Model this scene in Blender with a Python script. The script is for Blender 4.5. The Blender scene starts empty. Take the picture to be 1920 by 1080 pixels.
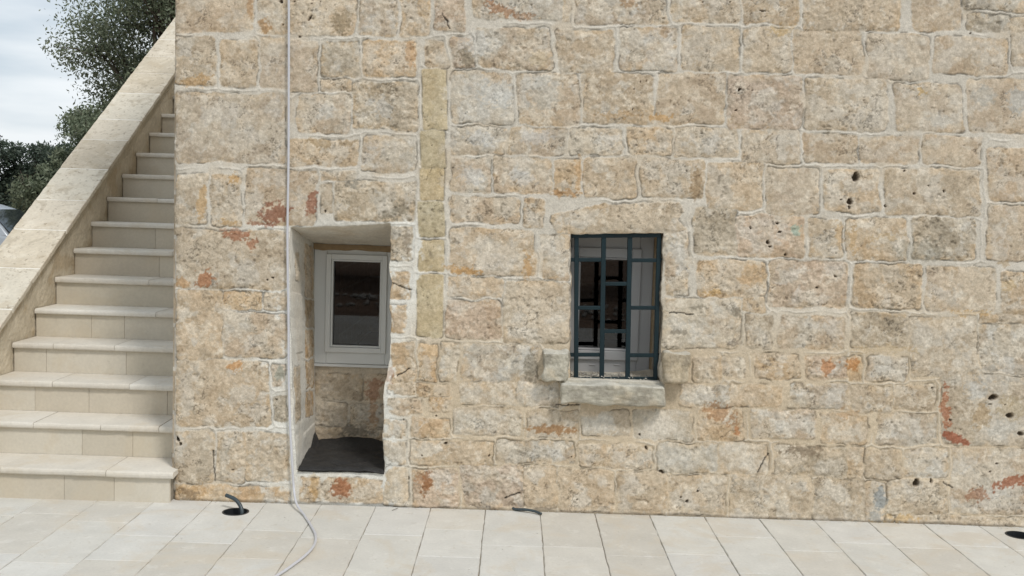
import bpy, bmesh, math, random
import numpy as np
from mathutils import Vector
R = math.radians
scene = bpy.context.scene
COL = scene.collection

# ------------------------------------------------------------------ camera
PITCH, ROLL, YAW, CH, CD, FPX = .076, .0314, -.0014, 1.6526, 5.6486, 1968.76
cam_d = bpy.data.cameras.new('camera')
cam = bpy.data.objects.new('camera', cam_d); COL.objects.link(cam)
cam_d.sensor_width = 36.0
cam_d.lens = 36.0 * FPX / 1920.0
cam_d.clip_end = 2000; cam_d.clip_start = .05
from mathutils import Matrix
cam.matrix_world = (Matrix.Translation((0, -CD, CH)) @ Matrix.Rotation(-YAW, 4, 'Z')
                    @ Matrix.Rotation(math.pi/2 - PITCH, 4, 'X') @ Matrix.Rotation(ROLL, 4, 'Z'))
scene.camera = cam

# ------------------------------------------------------------------ world, sun, exposure
SUN_EL, SUN_AZ = R(52), R(35)          # sun behind the viewer and to the right
w = bpy.data.worlds.new('World'); scene.world = w; w.use_nodes = True
nt = w.node_tree; nt.nodes.clear()
N = nt.nodes.new; L = nt.links.new
out = N('ShaderNodeOutputWorld'); bg = N('ShaderNodeBackground'); L(bg.outputs[0], out.inputs[0])
sky = N('ShaderNodeTexSky'); sky.sky_type = 'NISHITA'; sky.sun_disc = False
sky.sun_elevation = SUN_EL; sky.sun_rotation = R(180) - SUN_AZ
sky.dust_density = 2.0
tc = N('ShaderNodeTexCoord'); mp = N('ShaderNodeMapping'); mp.inputs['Scale'].default_value = (1.6, 1.6, 7.5)
mp.inputs['Location'].default_value = (.3, 0, .35)
ns = N('ShaderNodeTexNoise'); ns.inputs['Scale'].default_value = 1.5; ns.inputs['Detail'].default_value = 5
ns.inputs['Roughness'].default_value = .5
L(tc.outputs['Generated'], mp.inputs[0]); L(mp.outputs[0], ns.inputs[0])
cr = N('ShaderNodeValToRGB'); e = cr.color_ramp.elements
e[0].position = .36; e[0].color = (4.6, 5.7, 6.7, 1); e[1].position = .57; e[1].color = (9.2, 9.6, 9.9, 1)
L(ns.outputs[0], cr.inputs[0])
mx = N('ShaderNodeMix'); mx.data_type = 'RGBA'; mx.inputs[0].default_value = .88
L(sky.outputs[0], mx.inputs[6]); L(cr.outputs[0], mx.inputs[7]); L(mx.outputs[2], bg.inputs[0])
bg.inputs[1].default_value = .10
sd = bpy.data.lights.new('sun', 'SUN'); sd.energy = 1.9; sd.angle = R(10); sd.color = (1, .97, .93)
sun = bpy.data.objects.new('sun', sd); COL.objects.link(sun)
dv = Vector((math.sin(SUN_AZ)*math.cos(SUN_EL), -math.cos(SUN_AZ)*math.cos(SUN_EL), math.sin(SUN_EL)))
sun.rotation_euler = dv.to_track_quat('Z', 'Y').to_euler()
scene.view_settings.view_transform = 'Standard'; scene.view_settings.look = 'None'
scene.view_settings.exposure = 0.06; scene.view_settings.gamma = 1

# ------------------------------------------------------------------ helpers
def _ray(x, y):
    x = np.asarray(x, float); y = np.asarray(y, float)
    u0 = x-960; v0 = y-540; c, s = math.cos(ROLL), math.sin(ROLL)
    u = (c*u0+s*v0)/FPX; up = -(-s*u0+c*v0)/FPX
    cp, sp = math.cos(PITCH), math.sin(PITCH)
    yy = cp+sp*up; zz = -sp+cp*up; cy, sy = math.cos(YAW), math.sin(YAW)
    return cy*u+sy*yy, -sy*u+cy*yy, zz
def atY(x, y, Y):                       # survey point (photo pixel) -> point of the plane y = Y
    a, b, c = _ray(x, y); t = (Y+CD)/b; return a*t, 0*a+Y, CH+c*t
def atZ(x, y, Z):
    a, b, c = _ray(x, y); t = (Z-CH)/c; return a*t, -CD+b*t, 0*a+Z
def px_of(X, Y, Z):
    X = np.asarray(X, float); dy = Y+CD; dz = Z-CH; cy, sy = math.cos(YAW), math.sin(YAW)
    x = cy*X-sy*dy; y = sy*X+cy*dy; cp, sp = math.cos(PITCH), math.sin(PITCH)
    fw = cp*y-sp*dz; up = sp*y+cp*dz
    u = FPX*x/fw; v = -FPX*up/fw; c, s = math.cos(ROLL), math.sin(ROLL)
    return 960+c*u-s*v, 540+s*u+c*v
def lin(c):
    c = np.asarray(c, float)/255.; return np.where(c <= .04045, c/12.92, ((c+.055)/1.055)**2.4)
def tag(o, label=None, cat=None, group=None, kind=None):
    if label: o['label'] = label
    if cat: o['category'] = cat
    if group: o['group'] = group
    if kind: o['kind'] = kind
    return o
def empty(name, loc=(0, 0, 0)):
    o = bpy.data.objects.new(name, None); o.location = loc; COL.objects.link(o); return o
def link_mesh(name, verts, faces, mat, parent=None, smooth=False, col=None, shift=True):
    me = bpy.data.meshes.new(name)
    verts = np.asarray(verts, np.float32)
    if parent is not None and shift: verts = verts - np.array(origin(parent), np.float32)
    if isinstance(faces, np.ndarray) and faces.ndim == 2:
        n, k = faces.shape
        me.vertices.add(len(verts)); me.vertices.foreach_set('co', verts.ravel())
        me.loops.add(n*k); me.loops.foreach_set('vertex_index', faces.ravel().astype(np.int32))
        me.polygons.add(n); me.polygons.foreach_set('loop_start', np.arange(0, n*k, k, dtype=np.int32))
        me.update(calc_edges=True)
    else:
        me.from_pydata(verts.tolist(), [], [tuple(int(i) for i in f) for f in faces])
        me.update()
    if smooth: me.polygons.foreach_set('use_smooth', np.ones(len(me.polygons), bool))
    if col is not None:
        a = me.color_attributes.new('Col', 'FLOAT_COLOR', 'POINT')
        c4 = np.ones((len(verts), 4), np.float32); c4[:, :3] = col; a.data.foreach_set('color', c4.ravel())
    me.materials.append(mat)
    o = bpy.data.objects.new(name, me); COL.objects.link(o)
    if parent is not None: o.parent = parent
    return o
def origin(o):
    p = np.zeros(3)
    while o is not None: p += np.array(o.location); o = o.parent
    return p
def lattice(shape, rng): return rng.random(shape).astype(np.float32)
def vnoise(x, y, scale, seed):
    """smooth value noise, period-free on a hashed lattice, 0..1"""
    rng = np.random.default_rng(seed); T = rng.random((256, 256)).astype(np.float32)
    u = x/scale+seed*7.31; v = y/scale+seed*3.77
    i = np.floor(u).astype(np.int64); j = np.floor(v).astype(np.int64)
    fu = (u-i).astype(np.float32); fv = (v-j).astype(np.float32)
    fu = fu*fu*(3-2*fu); fv = fv*fv*(3-2*fv)
    i0 = i & 255; j0 = j & 255; i1 = (i+1) & 255; j1 = (j+1) & 255
    a = T[i0, j0]*(1-fu)+T[i1, j0]*fu; b = T[i0, j1]*(1-fu)+T[i1, j1]*fu
    return a*(1-fv)+b*fv
def fbm(x, y, scale, seed, octv=4, gain=.5):
    s = 0; a = 1; t = 0
    c, sn = .8, .6
    for k in range(octv):
        s = s+a*vnoise(x, y, scale, seed+k*13); t += a; a *= gain
        x, y = c*x-sn*y, sn*x+c*y; scale *= .5
    return s/t
def sst(a, b, x):
    t = np.clip((x-a)/(b-a), 0, 1); return t*t*(3-2*t)
class MB:
    def __init__(s): s.v = []; s.f = []; s.c = []
    def add(s, v, f, c=None):
        n = len(s.v); s.v += [tuple(map(float, p)) for p in v]; s.f += [tuple(n+i for i in q) for q in f]
        s.c += [c if c is not None else (1, 1, 1)]*len(v)
    def box(s, x0, x1, y0, y1, z0, z1, c=None):
        v = [(x0, y0, z0), (x1, y0, z0), (x1, y1, z0), (x0, y1, z0), (x0, y0, z1), (x1, y0, z1), (x1, y1, z1), (x0, y1, z1)]
        s.add(v, [(0, 3, 2, 1), (4, 5, 6, 7), (0, 1, 5, 4), (1, 2, 6, 5), (2, 3, 7, 6), (3, 0, 4, 7)], c)
    def build(s, name, mat, parent=None, smooth=False, bevel=0, seg=2):
        o = link_mesh(name, np.array(s.v), s.f, mat, parent, smooth, np.array(s.c))
        if bevel:
            m = o.modifiers.new('bevel', 'BEVEL'); m.width = bevel; m.segments = seg; m.limit_method = 'ANGLE'
        return o
def tube(mb, pts, r, n=10, c=None, cap=True):
    pts = [Vector(p) for p in pts]; v = []; f = []
    up = Vector((.13, .31, .94))
    for i, p in enumerate(pts):
        d = (pts[min(i+1, len(pts)-1)]-pts[max(i-1, 0)]).normalized()
        a = d.cross(up).normalized() if i == 0 else (prev - d*prev.dot(d)).normalized()
        prev = a; b = d.cross(a); rr = r[i] if hasattr(r, '__len__') else r
        for k in range(n):
            t = 2*math.pi*k/n; v.append(p+a*rr*math.cos(t)+b*rr*math.sin(t))
    for i in range(len(pts)-1):
        for k in range(n):
            f.append((i*n+k, i*n+(k+1) % n, (i+1)*n+(k+1) % n, (i+1)*n+k))
    if cap: f.append(tuple(range(n-1, -1, -1))); f.append(tuple((len(pts)-1)*n+k for k in range(n)))
    mb.add(v, f, c)
def spline(P, m=12):
    P = [np.array(p, float) for p in P]; P = [2*P[0]-P[1]]+P+[2*P[-1]-P[-2]]; o = []
    for i in range(1, len(P)-2):
        for k in range(m):
            t = k/m
            o.append(.5*((2*P[i])+(-P[i-1]+P[i+1])*t+(2*P[i-1]-5*P[i]+4*P[i+1]-P[i+2])*t*t+(-P[i-1]+3*P[i]-3*P[i+1]+P[i+2])*t**3))
    o.append(P[-2]); return o

# ------------------------------------------------------------------ materials
def mat_new(name, rough=.9, spec=.3):
    m = bpy.data.materials.new(name); m.use_nodes = True
    b = m.node_tree.nodes['Principled BSDF']; b.inputs['Roughness'].default_value = rough
    b.inputs['Specular IOR Level'].default_value = spec
    return m, m.node_tree, b
def mat_col(name, rough=.92, spec=.2, tint=1.0, blotch=None, nsc=(160, 45), amp=(.28, .16), bump=.5, bdist=.003, bsc=220, attr=True, base=(.5, .5, .5)):
    m, t, b = mat_new(name, rough, spec); n = t.nodes.new; l = t.links.new
    tcn = n('ShaderNodeTexCoord')
    if attr:
        at = n('ShaderNodeAttribute'); at.attribute_name = 'Col'; src = at.outputs['Color']
    else:
        rg = n('ShaderNodeRGB'); rg.outputs[0].default_value = (*base, 1); src = rg.outputs[0]
    for s_, a_ in zip(nsc, amp):
        no = n('ShaderNodeTexNoise'); no.inputs['Scale'].default_value = s_; no.inputs['Detail'].default_value = 3
        l(tcn.outputs['Object'], no.inputs[0])
        mr = n('ShaderNodeMapRange'); mr.inputs[1].default_value = .25; mr.inputs[2].default_value = .75
        mr.inputs[3].default_value = tint-a_; mr.inputs[4].default_value = tint+a_
        l(no.outputs[0], mr.inputs[0])
        vm = n('ShaderNodeVectorMath'); vm.operation = 'SCALE'; l(src, vm.inputs[0]); l(mr.outputs[0], vm.inputs['Scale'])
        src = vm.outputs[0]
    for (sc_, f0_, c_, a0_, a1_, st_) in (blotch or ()):      # patches of another colour with a ragged outline
        no = n('ShaderNodeTexNoise'); no.inputs['Scale'].default_value = sc_; no.inputs['Detail'].default_value = 8; no.inputs['Roughness'].default_value = .68; no.inputs['Distortion'].default_value = f0_
        l(tcn.outputs['Object'], no.inputs[0]); mr = n('ShaderNodeMapRange'); mr.interpolation_type = 'SMOOTHSTEP'; mr.inputs[1].default_value = a0_; mr.inputs[2].default_value = a1_; mr.inputs[4].default_value = st_
        l(no.outputs[0], mr.inputs[0]); mi = n('ShaderNodeMix'); mi.data_type = 'RGBA'; l(mr.outputs[0], mi.inputs[0]); l(src, mi.inputs[6]); mi.inputs[7].default_value = (*lin(c_), 1); src = mi.outputs[2]
    l(src, b.inputs['Base Color'])
    if bump:
        no = n('ShaderNodeTexNoise'); no.inputs['Scale'].default_value = bsc; no.inputs['Detail'].default_value = 4
        l(tcn.outputs['Object'], no.inputs[0]); bp = n('ShaderNodeBump'); bp.inputs['Strength'].default_value = bump
        bp.inputs['Distance'].default_value = bdist; l(no.outputs[0], bp.inputs['Height']); l(bp.outputs[0], b.inputs['Normal'])
    return m
M = {}
M['stone'] = mat_col('stone', amp=(.14, .10), bump=.5, bdist=.0045, bsc=120)
M['smoothstone'] = mat_col('pale_limestone', spec=.12, blotch=((3.5, .6, (196, 182, 158), .5, .66, .35), (16, .5, (170, 160, 144), .62, .72, .30)), rough=.8, nsc=(60, 7), amp=(.05, .05), bump=.25, bdist=.0015, bsc=120)
M['paver'] = mat_col('paving_stone', blotch=((2.6, .8, (196, 184, 164), .50, .64, .45), (11, .3, (222, 219, 212), .54, .66, .30), (22, .4, (172, 164, 148), .58, .68, .38)), rough=.72, spec=.35, nsc=(70, 6), amp=(.05, .07), bump=.25, bdist=.0012, bsc=90)
M['coping'] = mat_col('coping_stone', rough=.85, blotch=((5, .8, (188, 174, 150), .5, .62, .5), (9, .6, (222, 214, 198), .52, .62, .45), (30, .4, (150, 136, 116), .56, .64, .65), (5.5, .9, (166, 154, 134), .57, .64, .45)), nsc=(48, 9), amp=(.08, .06), bump=.4, bdist=.002, bsc=110)
M['plaster'] = mat_col('rough_plaster', rough=.95, nsc=(45, 9), amp=(.10, .08), bump=.9, bdist=.008, bsc=40)
M['white'] = mat_new('white_window_paint', .42, .5)[0]; M['white'].node_tree.nodes['Principled BSDF'].inputs['Base Color'].default_value = (.68, .69, .67, 1)
M['white_shaded'] = mat_new('shaded_white_window_paint', .45, .4)[0]; M['white_shaded'].node_tree.nodes['Principled BSDF'].inputs['Base Color'].default_value = (.37, .37, .37, 1)
M['gasket'] = mat_new('grey_gasket', .6)[0]; M['gasket'].node_tree.nodes['Principled BSDF'].inputs['Base Color'].default_value = (.10, .10, .10, 1)
M['grille'] = mat_col('dark_teal_paint', rough=.55, spec=.3, attr=False, base=(.006, .019, .024), nsc=(60, 9), amp=(.15, .15), bump=.15, bdist=.001, bsc=90)
M['black'] = mat_col('black_plastic', rough=.5, spec=.4, attr=False, base=(.018, .02, .022), nsc=(60, 9), amp=(.2, .2), bump=.1, bdist=.001)
M['conduit'] = mat_col('grey_conduit', rough=.4, spec=.5, attr=False, base=(.035, .05, .056), nsc=(60, 9), amp=(.2, .2), bump=.1, bdist=.001)
M['mat'] = mat_col('dark_membrane', rough=.6, spec=.2, attr=False, base=(.032, .031, .030), nsc=(90, 12), amp=(.3, .25), bump=.5, bdist=.002, bsc=120)
M['hose'] = mat_new('milky_hose', .3, .5)[0]; hb = M['hose'].node_tree.nodes['Principled BSDF']; hb.inputs['Base Color'].default_value = (.64, .64, .67, 1)
hb.inputs['Transmission Weight'].default_value = .15
M['ground'] = mat_col('soil', attr=False, base=(.20, .13, .09), nsc=(3, .6), amp=(.25, .25), bump=.6, bdist=.03, bsc=12)
M['rock'] = mat_col('field_stone', attr=False, base=(.5, .47, .42), nsc=(9, 2), amp=(.2, .1), bump=.3)
M['dark'] = mat_col('interior_plaster', attr=False, base=(.12, .11, .10), nsc=(9, 2), amp=(.1, .1), bump=0)
# thin double glazing: clear with a mirror part given by its refraction
g = bpy.data.materials.new('window_glass'); g.use_nodes = True; t = g.node_tree; t.nodes.clear()
o_ = t.nodes.new('ShaderNodeOutputMaterial'); ms = t.nodes.new('ShaderNodeMixShader'); tr = t.nodes.new('ShaderNodeBsdfTransparent')
gl = t.nodes.new('ShaderNodeBsdfGlossy'); gl.inputs['Roughness'].default_value = .015; fr = t.nodes.new('ShaderNodeFresnel'); fr.inputs[0].default_value = 1.72
tr.inputs[0].default_value = (.82, .85, .84, 1)
t.links.new(fr.outputs[0], ms.inputs[0]); t.links.new(tr.outputs[0], ms.inputs[1]); t.links.new(gl.outputs[0], ms.inputs[2]); t.links.new(ms.outputs[0], o_.inputs[0])
M['glass'] = g
def leaf_mat(name, c1, c2):
    m, t, b = mat_new(name, .55, .35); n = t.nodes.new; l = t.links.new
    ge = n('ShaderNodeNewGeometry'); r = n('ShaderNodeValToRGB'); e = r.color_ramp.elements
    e[0].color = (*c1, 1); e[1].color = (*c2, 1); l(ge.outputs['Random Per Island'], r.inputs[0])
    l(r.outputs[0], b.inputs['Base Color'])
    tl = n('ShaderNodeBsdfTranslucent'); l(r.outputs[0], tl.inputs[0]); mxs = n('ShaderNodeMixShader'); mxs.inputs[0].default_value = .35
    l(b.outputs[0], mxs.inputs[1]); l(tl.outputs[0], mxs.inputs[2]); l(mxs.outputs[0], t.nodes['Material Output'].inputs[0])
    return m
M['leaf'] = leaf_mat('oak_leaves', (.10, .13, .075), (.28, .31, .21))
M['leaf2'] = leaf_mat('dark_leaves', (.05, .075, .055), (.14, .17, .125))
M['bark'] = mat_col('bark', attr=False, base=(.11, .09, .07), nsc=(20, 5), amp=(.3, .3), bump=.8, bdist=.02, bsc=15)

# ------------------------------------------------------------------ the masonry
TONES = {  # (dominant, secondary, roughness in metres)
 't': ((196, 177, 151), (180, 160, 133), .0045), 'g': ((190, 184, 172), (182, 163, 140), .005),
 'p': ((206, 193, 172), (192, 172, 145), .005), 'o': ((200, 176, 145), (190, 158, 118), .006),
 'y': ((196, 180, 138), (186, 168, 124), .002), 'd': ((176, 164, 144), (150, 139, 120), .006),
 'r': ((192, 168, 146), (178, 152, 128), .007), 's': ((192, 175, 152), (180, 161, 138), .003),
 'w': ((204, 196, 180), (196, 184, 163), .003), 'O': ((202, 168, 124), (188, 148, 102), .004)}
# stones surveyed from the photograph: x0 y0 x1 y1 tone
STONES = """328 -30 474 58 s;486 -30 537 62 p;545 -30 665 64 p;675 -30 744 66 g;753 -30 807 67 o;818 -30 870 57 r;890 -30 1054 34 g;1058 -30 1068 38 t;
1080 -30 1249 44 g;1262 -30 1384 40 p;1395 -30 1495 44 t;1506 -30 1689 56 t;1712 -30 1800 58 s;1806 -30 1925 17 d;1815 28 1893 58 d;1900 -30 1990 22 t;
328 68 405 159 t;417 78 480 161 t;489 72 537 164 s;543 76 594 171 s;604 80 671 142 d;604 150 658 170 t;681 78 780 142 o;801 78 835 126 p;847 72 888 128 r;
898 53 1033 128 g;1047 57 1149 134 p;1164 54 1268 130 g;1280 52 1386 132 t;1396 54 1481 134 t;1488 58 1617 138 s;1628 66 1740 148 s;1751 72 1886 138 s;1897 34 2010 122 t;
329 176 535 304 s;560 179 655 247 g;663 156 781 242 d;794 131 836 242 y;847 137 960 231 g;972 138 1084 233 g;1094 138 1224 231 t;1233 138 1357 230 s;1364 143 1503 240 r;1511 150 1661 242 t;1678 158 1802 246 s;1815 150 2010 250 s;
543 262 670 308 t;682 258 777 320 g;790 246 833 316 y;789 318 831 376 y;847 241 946 288 g;954 240 1057 288 g;1070 243 1164 290 p;1177 240 1257 288 o;1267 241 1380 291 t;1390 245 1499 304 s;1508 252 1609 304 s;1616 257 1721 305 s;1731 257 1840 308 s;1855 280 2010 376 s;
330 326 387 421 t;397 331 450 421 t;461 318 590 421 s;600 321 668 336 p;602 345 620 402 p;627 342 778 414 d;
847 298 919 361 g;928 296 1034 361 g;1042 300 1088 367 o;1097 298 1190 370 t;1203 298 1319 369 t;1327 306 1428 391 t;1438 316 1534 401 s;1547 320 1648 396 p;1661 318 1836 402 t;1850 388 2010 490 s;
847 372 972 416 g;984 373 1019 423 o;786 381 832 442 y;786 451 831 507 y;783 516 829 632 y;
847 430 1000 514 t;1016 442 1067 524 g;1247 438 1291 551 g;1303 391 1378 478 d;1381 406 1505 480 r;1517 413 1580 481 t;1590 410 1700 488 o;1712 410 1825 488 d;
328 433 536 540 t;733 428 772 486 d;732 511 766 561 o;732 575 760 621 O;735 644 778 716 o;
331 546 416 672 t;422 549 491 580 O;497 549 536 578 p;420 588 536 668 g;
842 521 940 556 o;838 565 938 634 r;945 530 1068 642 t;1310 490 1434 555 o;1442 490 1586 576 r;1601 498 1728 578 o;1738 504 1865 582 s;1878 512 2010 590 t;
1243 560 1387 650 p;1394 560 1434 584 t;1400 592 1446 654 t;1462 594 1581 652 g;1597 588 1701 650 d;1707 596 1832 704 t;1840 612 2010 698 g;1838 592 2010 606 t;
787 648 817 714 O;826 645 858 713 p;869 648 1008 714 g;330 677 504 799 t;513 683 536 722 g;514 743 538 790 d;
1302 670 1352 714 p;1356 672 1396 706 p;1417 664 1499 709 o;1512 667 1587 709 r;1590 670 1616 712 O;1629 670 1699 712 g;
732 720 776 738 t;783 722 842 742 O;865 718 966 759 t;972 718 1046 760 g;1275 722 1368 762 g;1370 722 1462 761 t;1480 722 1590 765 g;1595 725 1672 770 t;1680 722 1752 769 t;1766 706 2010 834 t;
731 748 790 778 g;806 746 846 768 O;720 789 760 820 p;774 785 841 818 O;852 768 976 814 p;989 770 1080 819 t;1090 772 1178 817 p;1188 772 1300 824 w;1312 768 1391 826 o;1410 770 1526 820 g;1540 778 1625 830 t;1645 778 1754 831 g;
720 829 760 869 w;772 828 921 869 t;931 828 1075 868 g;1086 836 1223 876 p;1234 834 1346 884 w;1352 832 1438 888 p;1454 838 1586 892 d;1590 838 1619 894 o;1625 842 1690 896 t;1697 842 1776 894 g;1786 842 2010 962 g;
329 810 400 905 t;408 812 458 902 o;460 814 542 900 t;328 912 542 942 O;560 898 716 940 o;721 876 764 946 w;775 880 858 948 r;868 872 980 950 r;984 876 1042 950 t;1049 884 1150 958 t;1160 886 1248 960 t;1254 892 1360 964 t;1372 892 1522 974 t;1528 900 1622 978 t;1626 905 1657 980 g;1663 902 1776 964 t;1680 970 2010 990 p"""
LST = []
for s_ in STONES.replace('\n', '').split(';'):
    a = s_.split()
    if len(a) == 5: LST.append((float(a[0]), float(a[1]), float(a[2]), float(a[3]), a[4]))
rs = random.Random(5)
def extra(x0, x1, y0, y1, rowh):
    y = y0
    while y < y1:
        h = rowh*rs.uniform(.7, 1.15); h = min(h, y1-y) if y1-y-h > 25 else y1-y; x = x0
        while x < x1:
            ww = h*rs.uniform(1., 1.9); ww = ww if x1-x-ww > 40 else x1-x
            LST.append((x+5, y+5, x+ww-5, y+h-5, rs.choice('tttsggopr'))); x += ww
        y += h
extra(328, 2400, -420, -36, 88)
extra(2010, 2400, -30, 990, 88)
LINTEL = [(1033, 402), (1072, 397), (1122, 381), (1275, 378), (1282, 396), (1276, 412), (1290, 436), (1243, 440), (1066, 440), (1042, 438), (1036, 420)]
# marks of the stone, plus shade painted beside the left corbel: cx cy rx ry angle colour strength raggedness
RUST = (146, 98, 76)
BLOBS = [(515, 400, 27, 20, -15, RUST, .95, .9), (584, 380, 10, 24, 15, RUST, .95, .7), (485, 420, 22, 5, 10, RUST, .7, .8), (445, 440, 26, 11, 12, (156, 102, 74), .85, .9),
 (470, 455, 14, 10, 0, (158, 100, 70), .7, 1), (387, 523, 20, 14, -25, (168, 108, 70), .85, .9), (340, 532, 14, 10, 0, (190, 140, 90), .6, .8), (640, 915, 19, 17, 0, (156, 96, 62), .9, .5), (588, 910, 7, 28, 0, (196, 152, 92), .5, .6),
 (1773, 768, 7, 42, -3, (165, 98, 66), .8, .8), (1792, 822, 27, 9, 22, (158, 88, 62), .95, .5), (1893, 905, 34, 9, -16, (158, 92, 64), .85, .8), (1830, 928, 20, 13, 10, (160, 112, 84), .7, .9),
 (1553, 687, 16, 14, -40, (190, 130, 86), .8, .9), (1597, 683, 12, 14, 0, (186, 124, 70), .8, .6), (1035, 806, 45, 8, 4, (156, 112, 70), .8, .9), (1350, 775, 30, 14, 12, (166, 122, 84), .7, 1), (1382, 806, 6, 9, 0, (180, 120, 76), .8, .6),
 (940, 20, 30, 10, 20, (165, 118, 84), .8, 1), (975, 30, 26, 6, 4, (175, 130, 96), .7, 1), (1178, 6, 18, 9, 12, (164, 128, 92), .7, 1), (470, 10, 6, 24, 0, (178, 140, 100), .7, .6), (498, 52, 12, 14, -30, (178, 136, 92), .8, .9), (640, 40, 20, 20, 0, (150, 134, 108), .7, .9),
 (875, 107, 16, 16, 20, (140, 128, 108), .9, .8), (370, 152, 34, 8, -8, (198, 158, 108), .7, .9), (1240, 222, 22, 8, 0, (202, 158, 104), .8, .8), (1160, 215, 40, 7, 0, (196, 160, 116), .6, 1), (1250, 60, 12, 12, 0, (170, 140, 108), .5, 1),
 (770, 105, 10, 22, 10, (192, 150, 108), .6, 1), (700, 168, 24, 10, 0, (160, 140, 112), .6, 1), (1305, 345, 11, 32, 4, (160, 134, 102), .8, .7), (1060, 362, 26, 7, 0, (180, 134, 86), .8, .9), (1085, 330, 7, 32, 0, (190, 150, 105), .6, .9), 
 (870, 508, 36, 8, 6, (196, 146, 86), .8, .8), (990, 500, 8, 26, 0, (192, 148, 96), .7, .8), (440, 335, 8, 14, 0, (196, 154, 100), .8, .7), (378, 385, 9, 34, 8, (196, 158, 108), .7, .8), (428, 417, 24, 5, 0, (196, 158, 108), .7, .8),
 (600, 268, 20, 9, 8, (168, 144, 110), .8, .8), (650, 268, 14, 8, 0, (160, 138, 108), .8, .8), (745, 397, 26, 14, -25, (140, 132, 116), .7, 1), (662, 345, 12, 7, 0, (140, 136, 126), .7, .9), (1491, 433, 9, 12, 35, (140, 180, 168), .62, .7),
 (765, 455, 10, 22, 10, (140, 128, 112), .7, .9), (1722, 470, 45, 22, 0, (152, 148, 134), .5, 1), (1890, 700, 60, 20, 0, (188, 188, 184), .4, 1), (1380, 585, 9, 9, 0, (128, 120, 105), .8, .8), (1272, 622, 12, 6, 0, (130, 122, 108), .7, .9), (1308, 576, 16, 5, 0, (136, 128, 112), .7, 1), (1376, 642, 16, 6, -10, (130, 120, 108), .7, 1),
 (1345, 608, 26, 5, 45, (150, 134, 116), .5, 1), (995, 690, 15, 28, 0, (138, 130, 114), .8, .8), (443, 685, 14, 10, 0, (198, 142, 88), .8, .7), (525, 700, 8, 14, 0, (142, 146, 134), .8, .7), (1650, 935, 11, 20, 0, (140, 148, 152), .75, .8), (1643, 970, 14, 12, 0, (150, 154, 154), .6, 1), (1484, 858, 22, 12, 0, (216, 202, 182), .9, 1), (1500, 845, 40, 8, 0, (140, 124, 104), .8, .9),  # grey blob by the left corbel: stain with the corbel's shade painted in
 (1235, 800, 34, 24, -25, (222, 214, 200), .8, .8), (1255, 858, 50, 20, 0, (206, 202, 192), .5, .9), (800, 905, 9, 26, 10, (146, 96, 60), .8, .8), (792, 900, 14, 20, 10, (160, 110, 72), .6, 1), (720, 703, 16, 18, 0, (176, 132, 106), .7, 1), (1480, 50, 16, 6, 0, (196, 160, 110), .6, 1), (1460, 60, 18, 9, 0, (196, 164, 112), .6, 1), (1725, 173, 9, 7, 0, (206, 172, 116), .8, .7),
 (1762, 228, 22, 13, 0, (202, 198, 188), .7, .6), (1845, 178, 22, 18, 0, (182, 184, 180), .5, .6), (1910, 190, 22, 24, 0, (186, 192, 194), .6, .8), (1010, 110, 18, 14, 0, (210, 190, 156), .6, .8), (895, 80, 20, 24, 10, (204, 204, 200), .6, .8), (930, 175, 34, 26, 0, (204, 206, 204), .6, .9), (1020, 175, 30, 30, 0, (196, 196, 190), .5, .9), (720, 205, 22, 18, 30, (196, 194, 188), .7, .9), (900, 260, 26, 14, 10, (204, 204, 202), .6, .9), (1005, 258, 34, 12, 0, (206, 204, 200), .6, .9), (1135, 262, 28, 10, 0, (208, 206, 200), .6, .9), (885, 330, 22, 16, 10, (200, 200, 198), .6, .9), (980, 335, 22, 14, 0, (200, 198, 194), .5, .9), (1335, 268, 18, 20, 0, (196, 192, 184), .5, .9),
 (1890, 805, 40, 16, 0, (198, 196, 188), .5, .9), (1900, 765, 30, 20, 10, (186, 166, 130), .5, 1), (1840, 780, 18, 26, 30, (184, 156, 118), .6, 1), (1830, 730, 20, 20, 0, (196, 196, 192), .6, .9), (1660, 445, 30, 5, 0, (200, 166, 116), .4, 1), (1600, 450, 8, 30, 0, (198, 164, 118), .6, .9), (1572, 440, 8, 26, 0, (196, 162, 118), .6, .9), (1880, 495, 14, 4, 0, (166, 136, 96), .8, .8), (1890, 535, 14, 12, 0, (206, 176, 128), .6, .9),
 (1820, 588, 34, 5, 0, (196, 160, 110), .7, .9), (1665, 985, 40, 7, 8, (214, 180, 124), .8, .7), (1690, 972, 40, 6, 4, (208, 172, 118), .7, .8), (1340, 548, 16, 5, 0, (206, 168, 112), .8, .8), (1660, 655, 60, 5, 0, (204, 176, 132), .5, .9), (1590, 775, 24, 6, 0, (190, 150, 108), .6, 1), (362, 925, 30, 12, 0, (180, 140, 92), .5, 1), (352, 928, 16, 10, 0, (130, 112, 90), .6, 1)]
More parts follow.
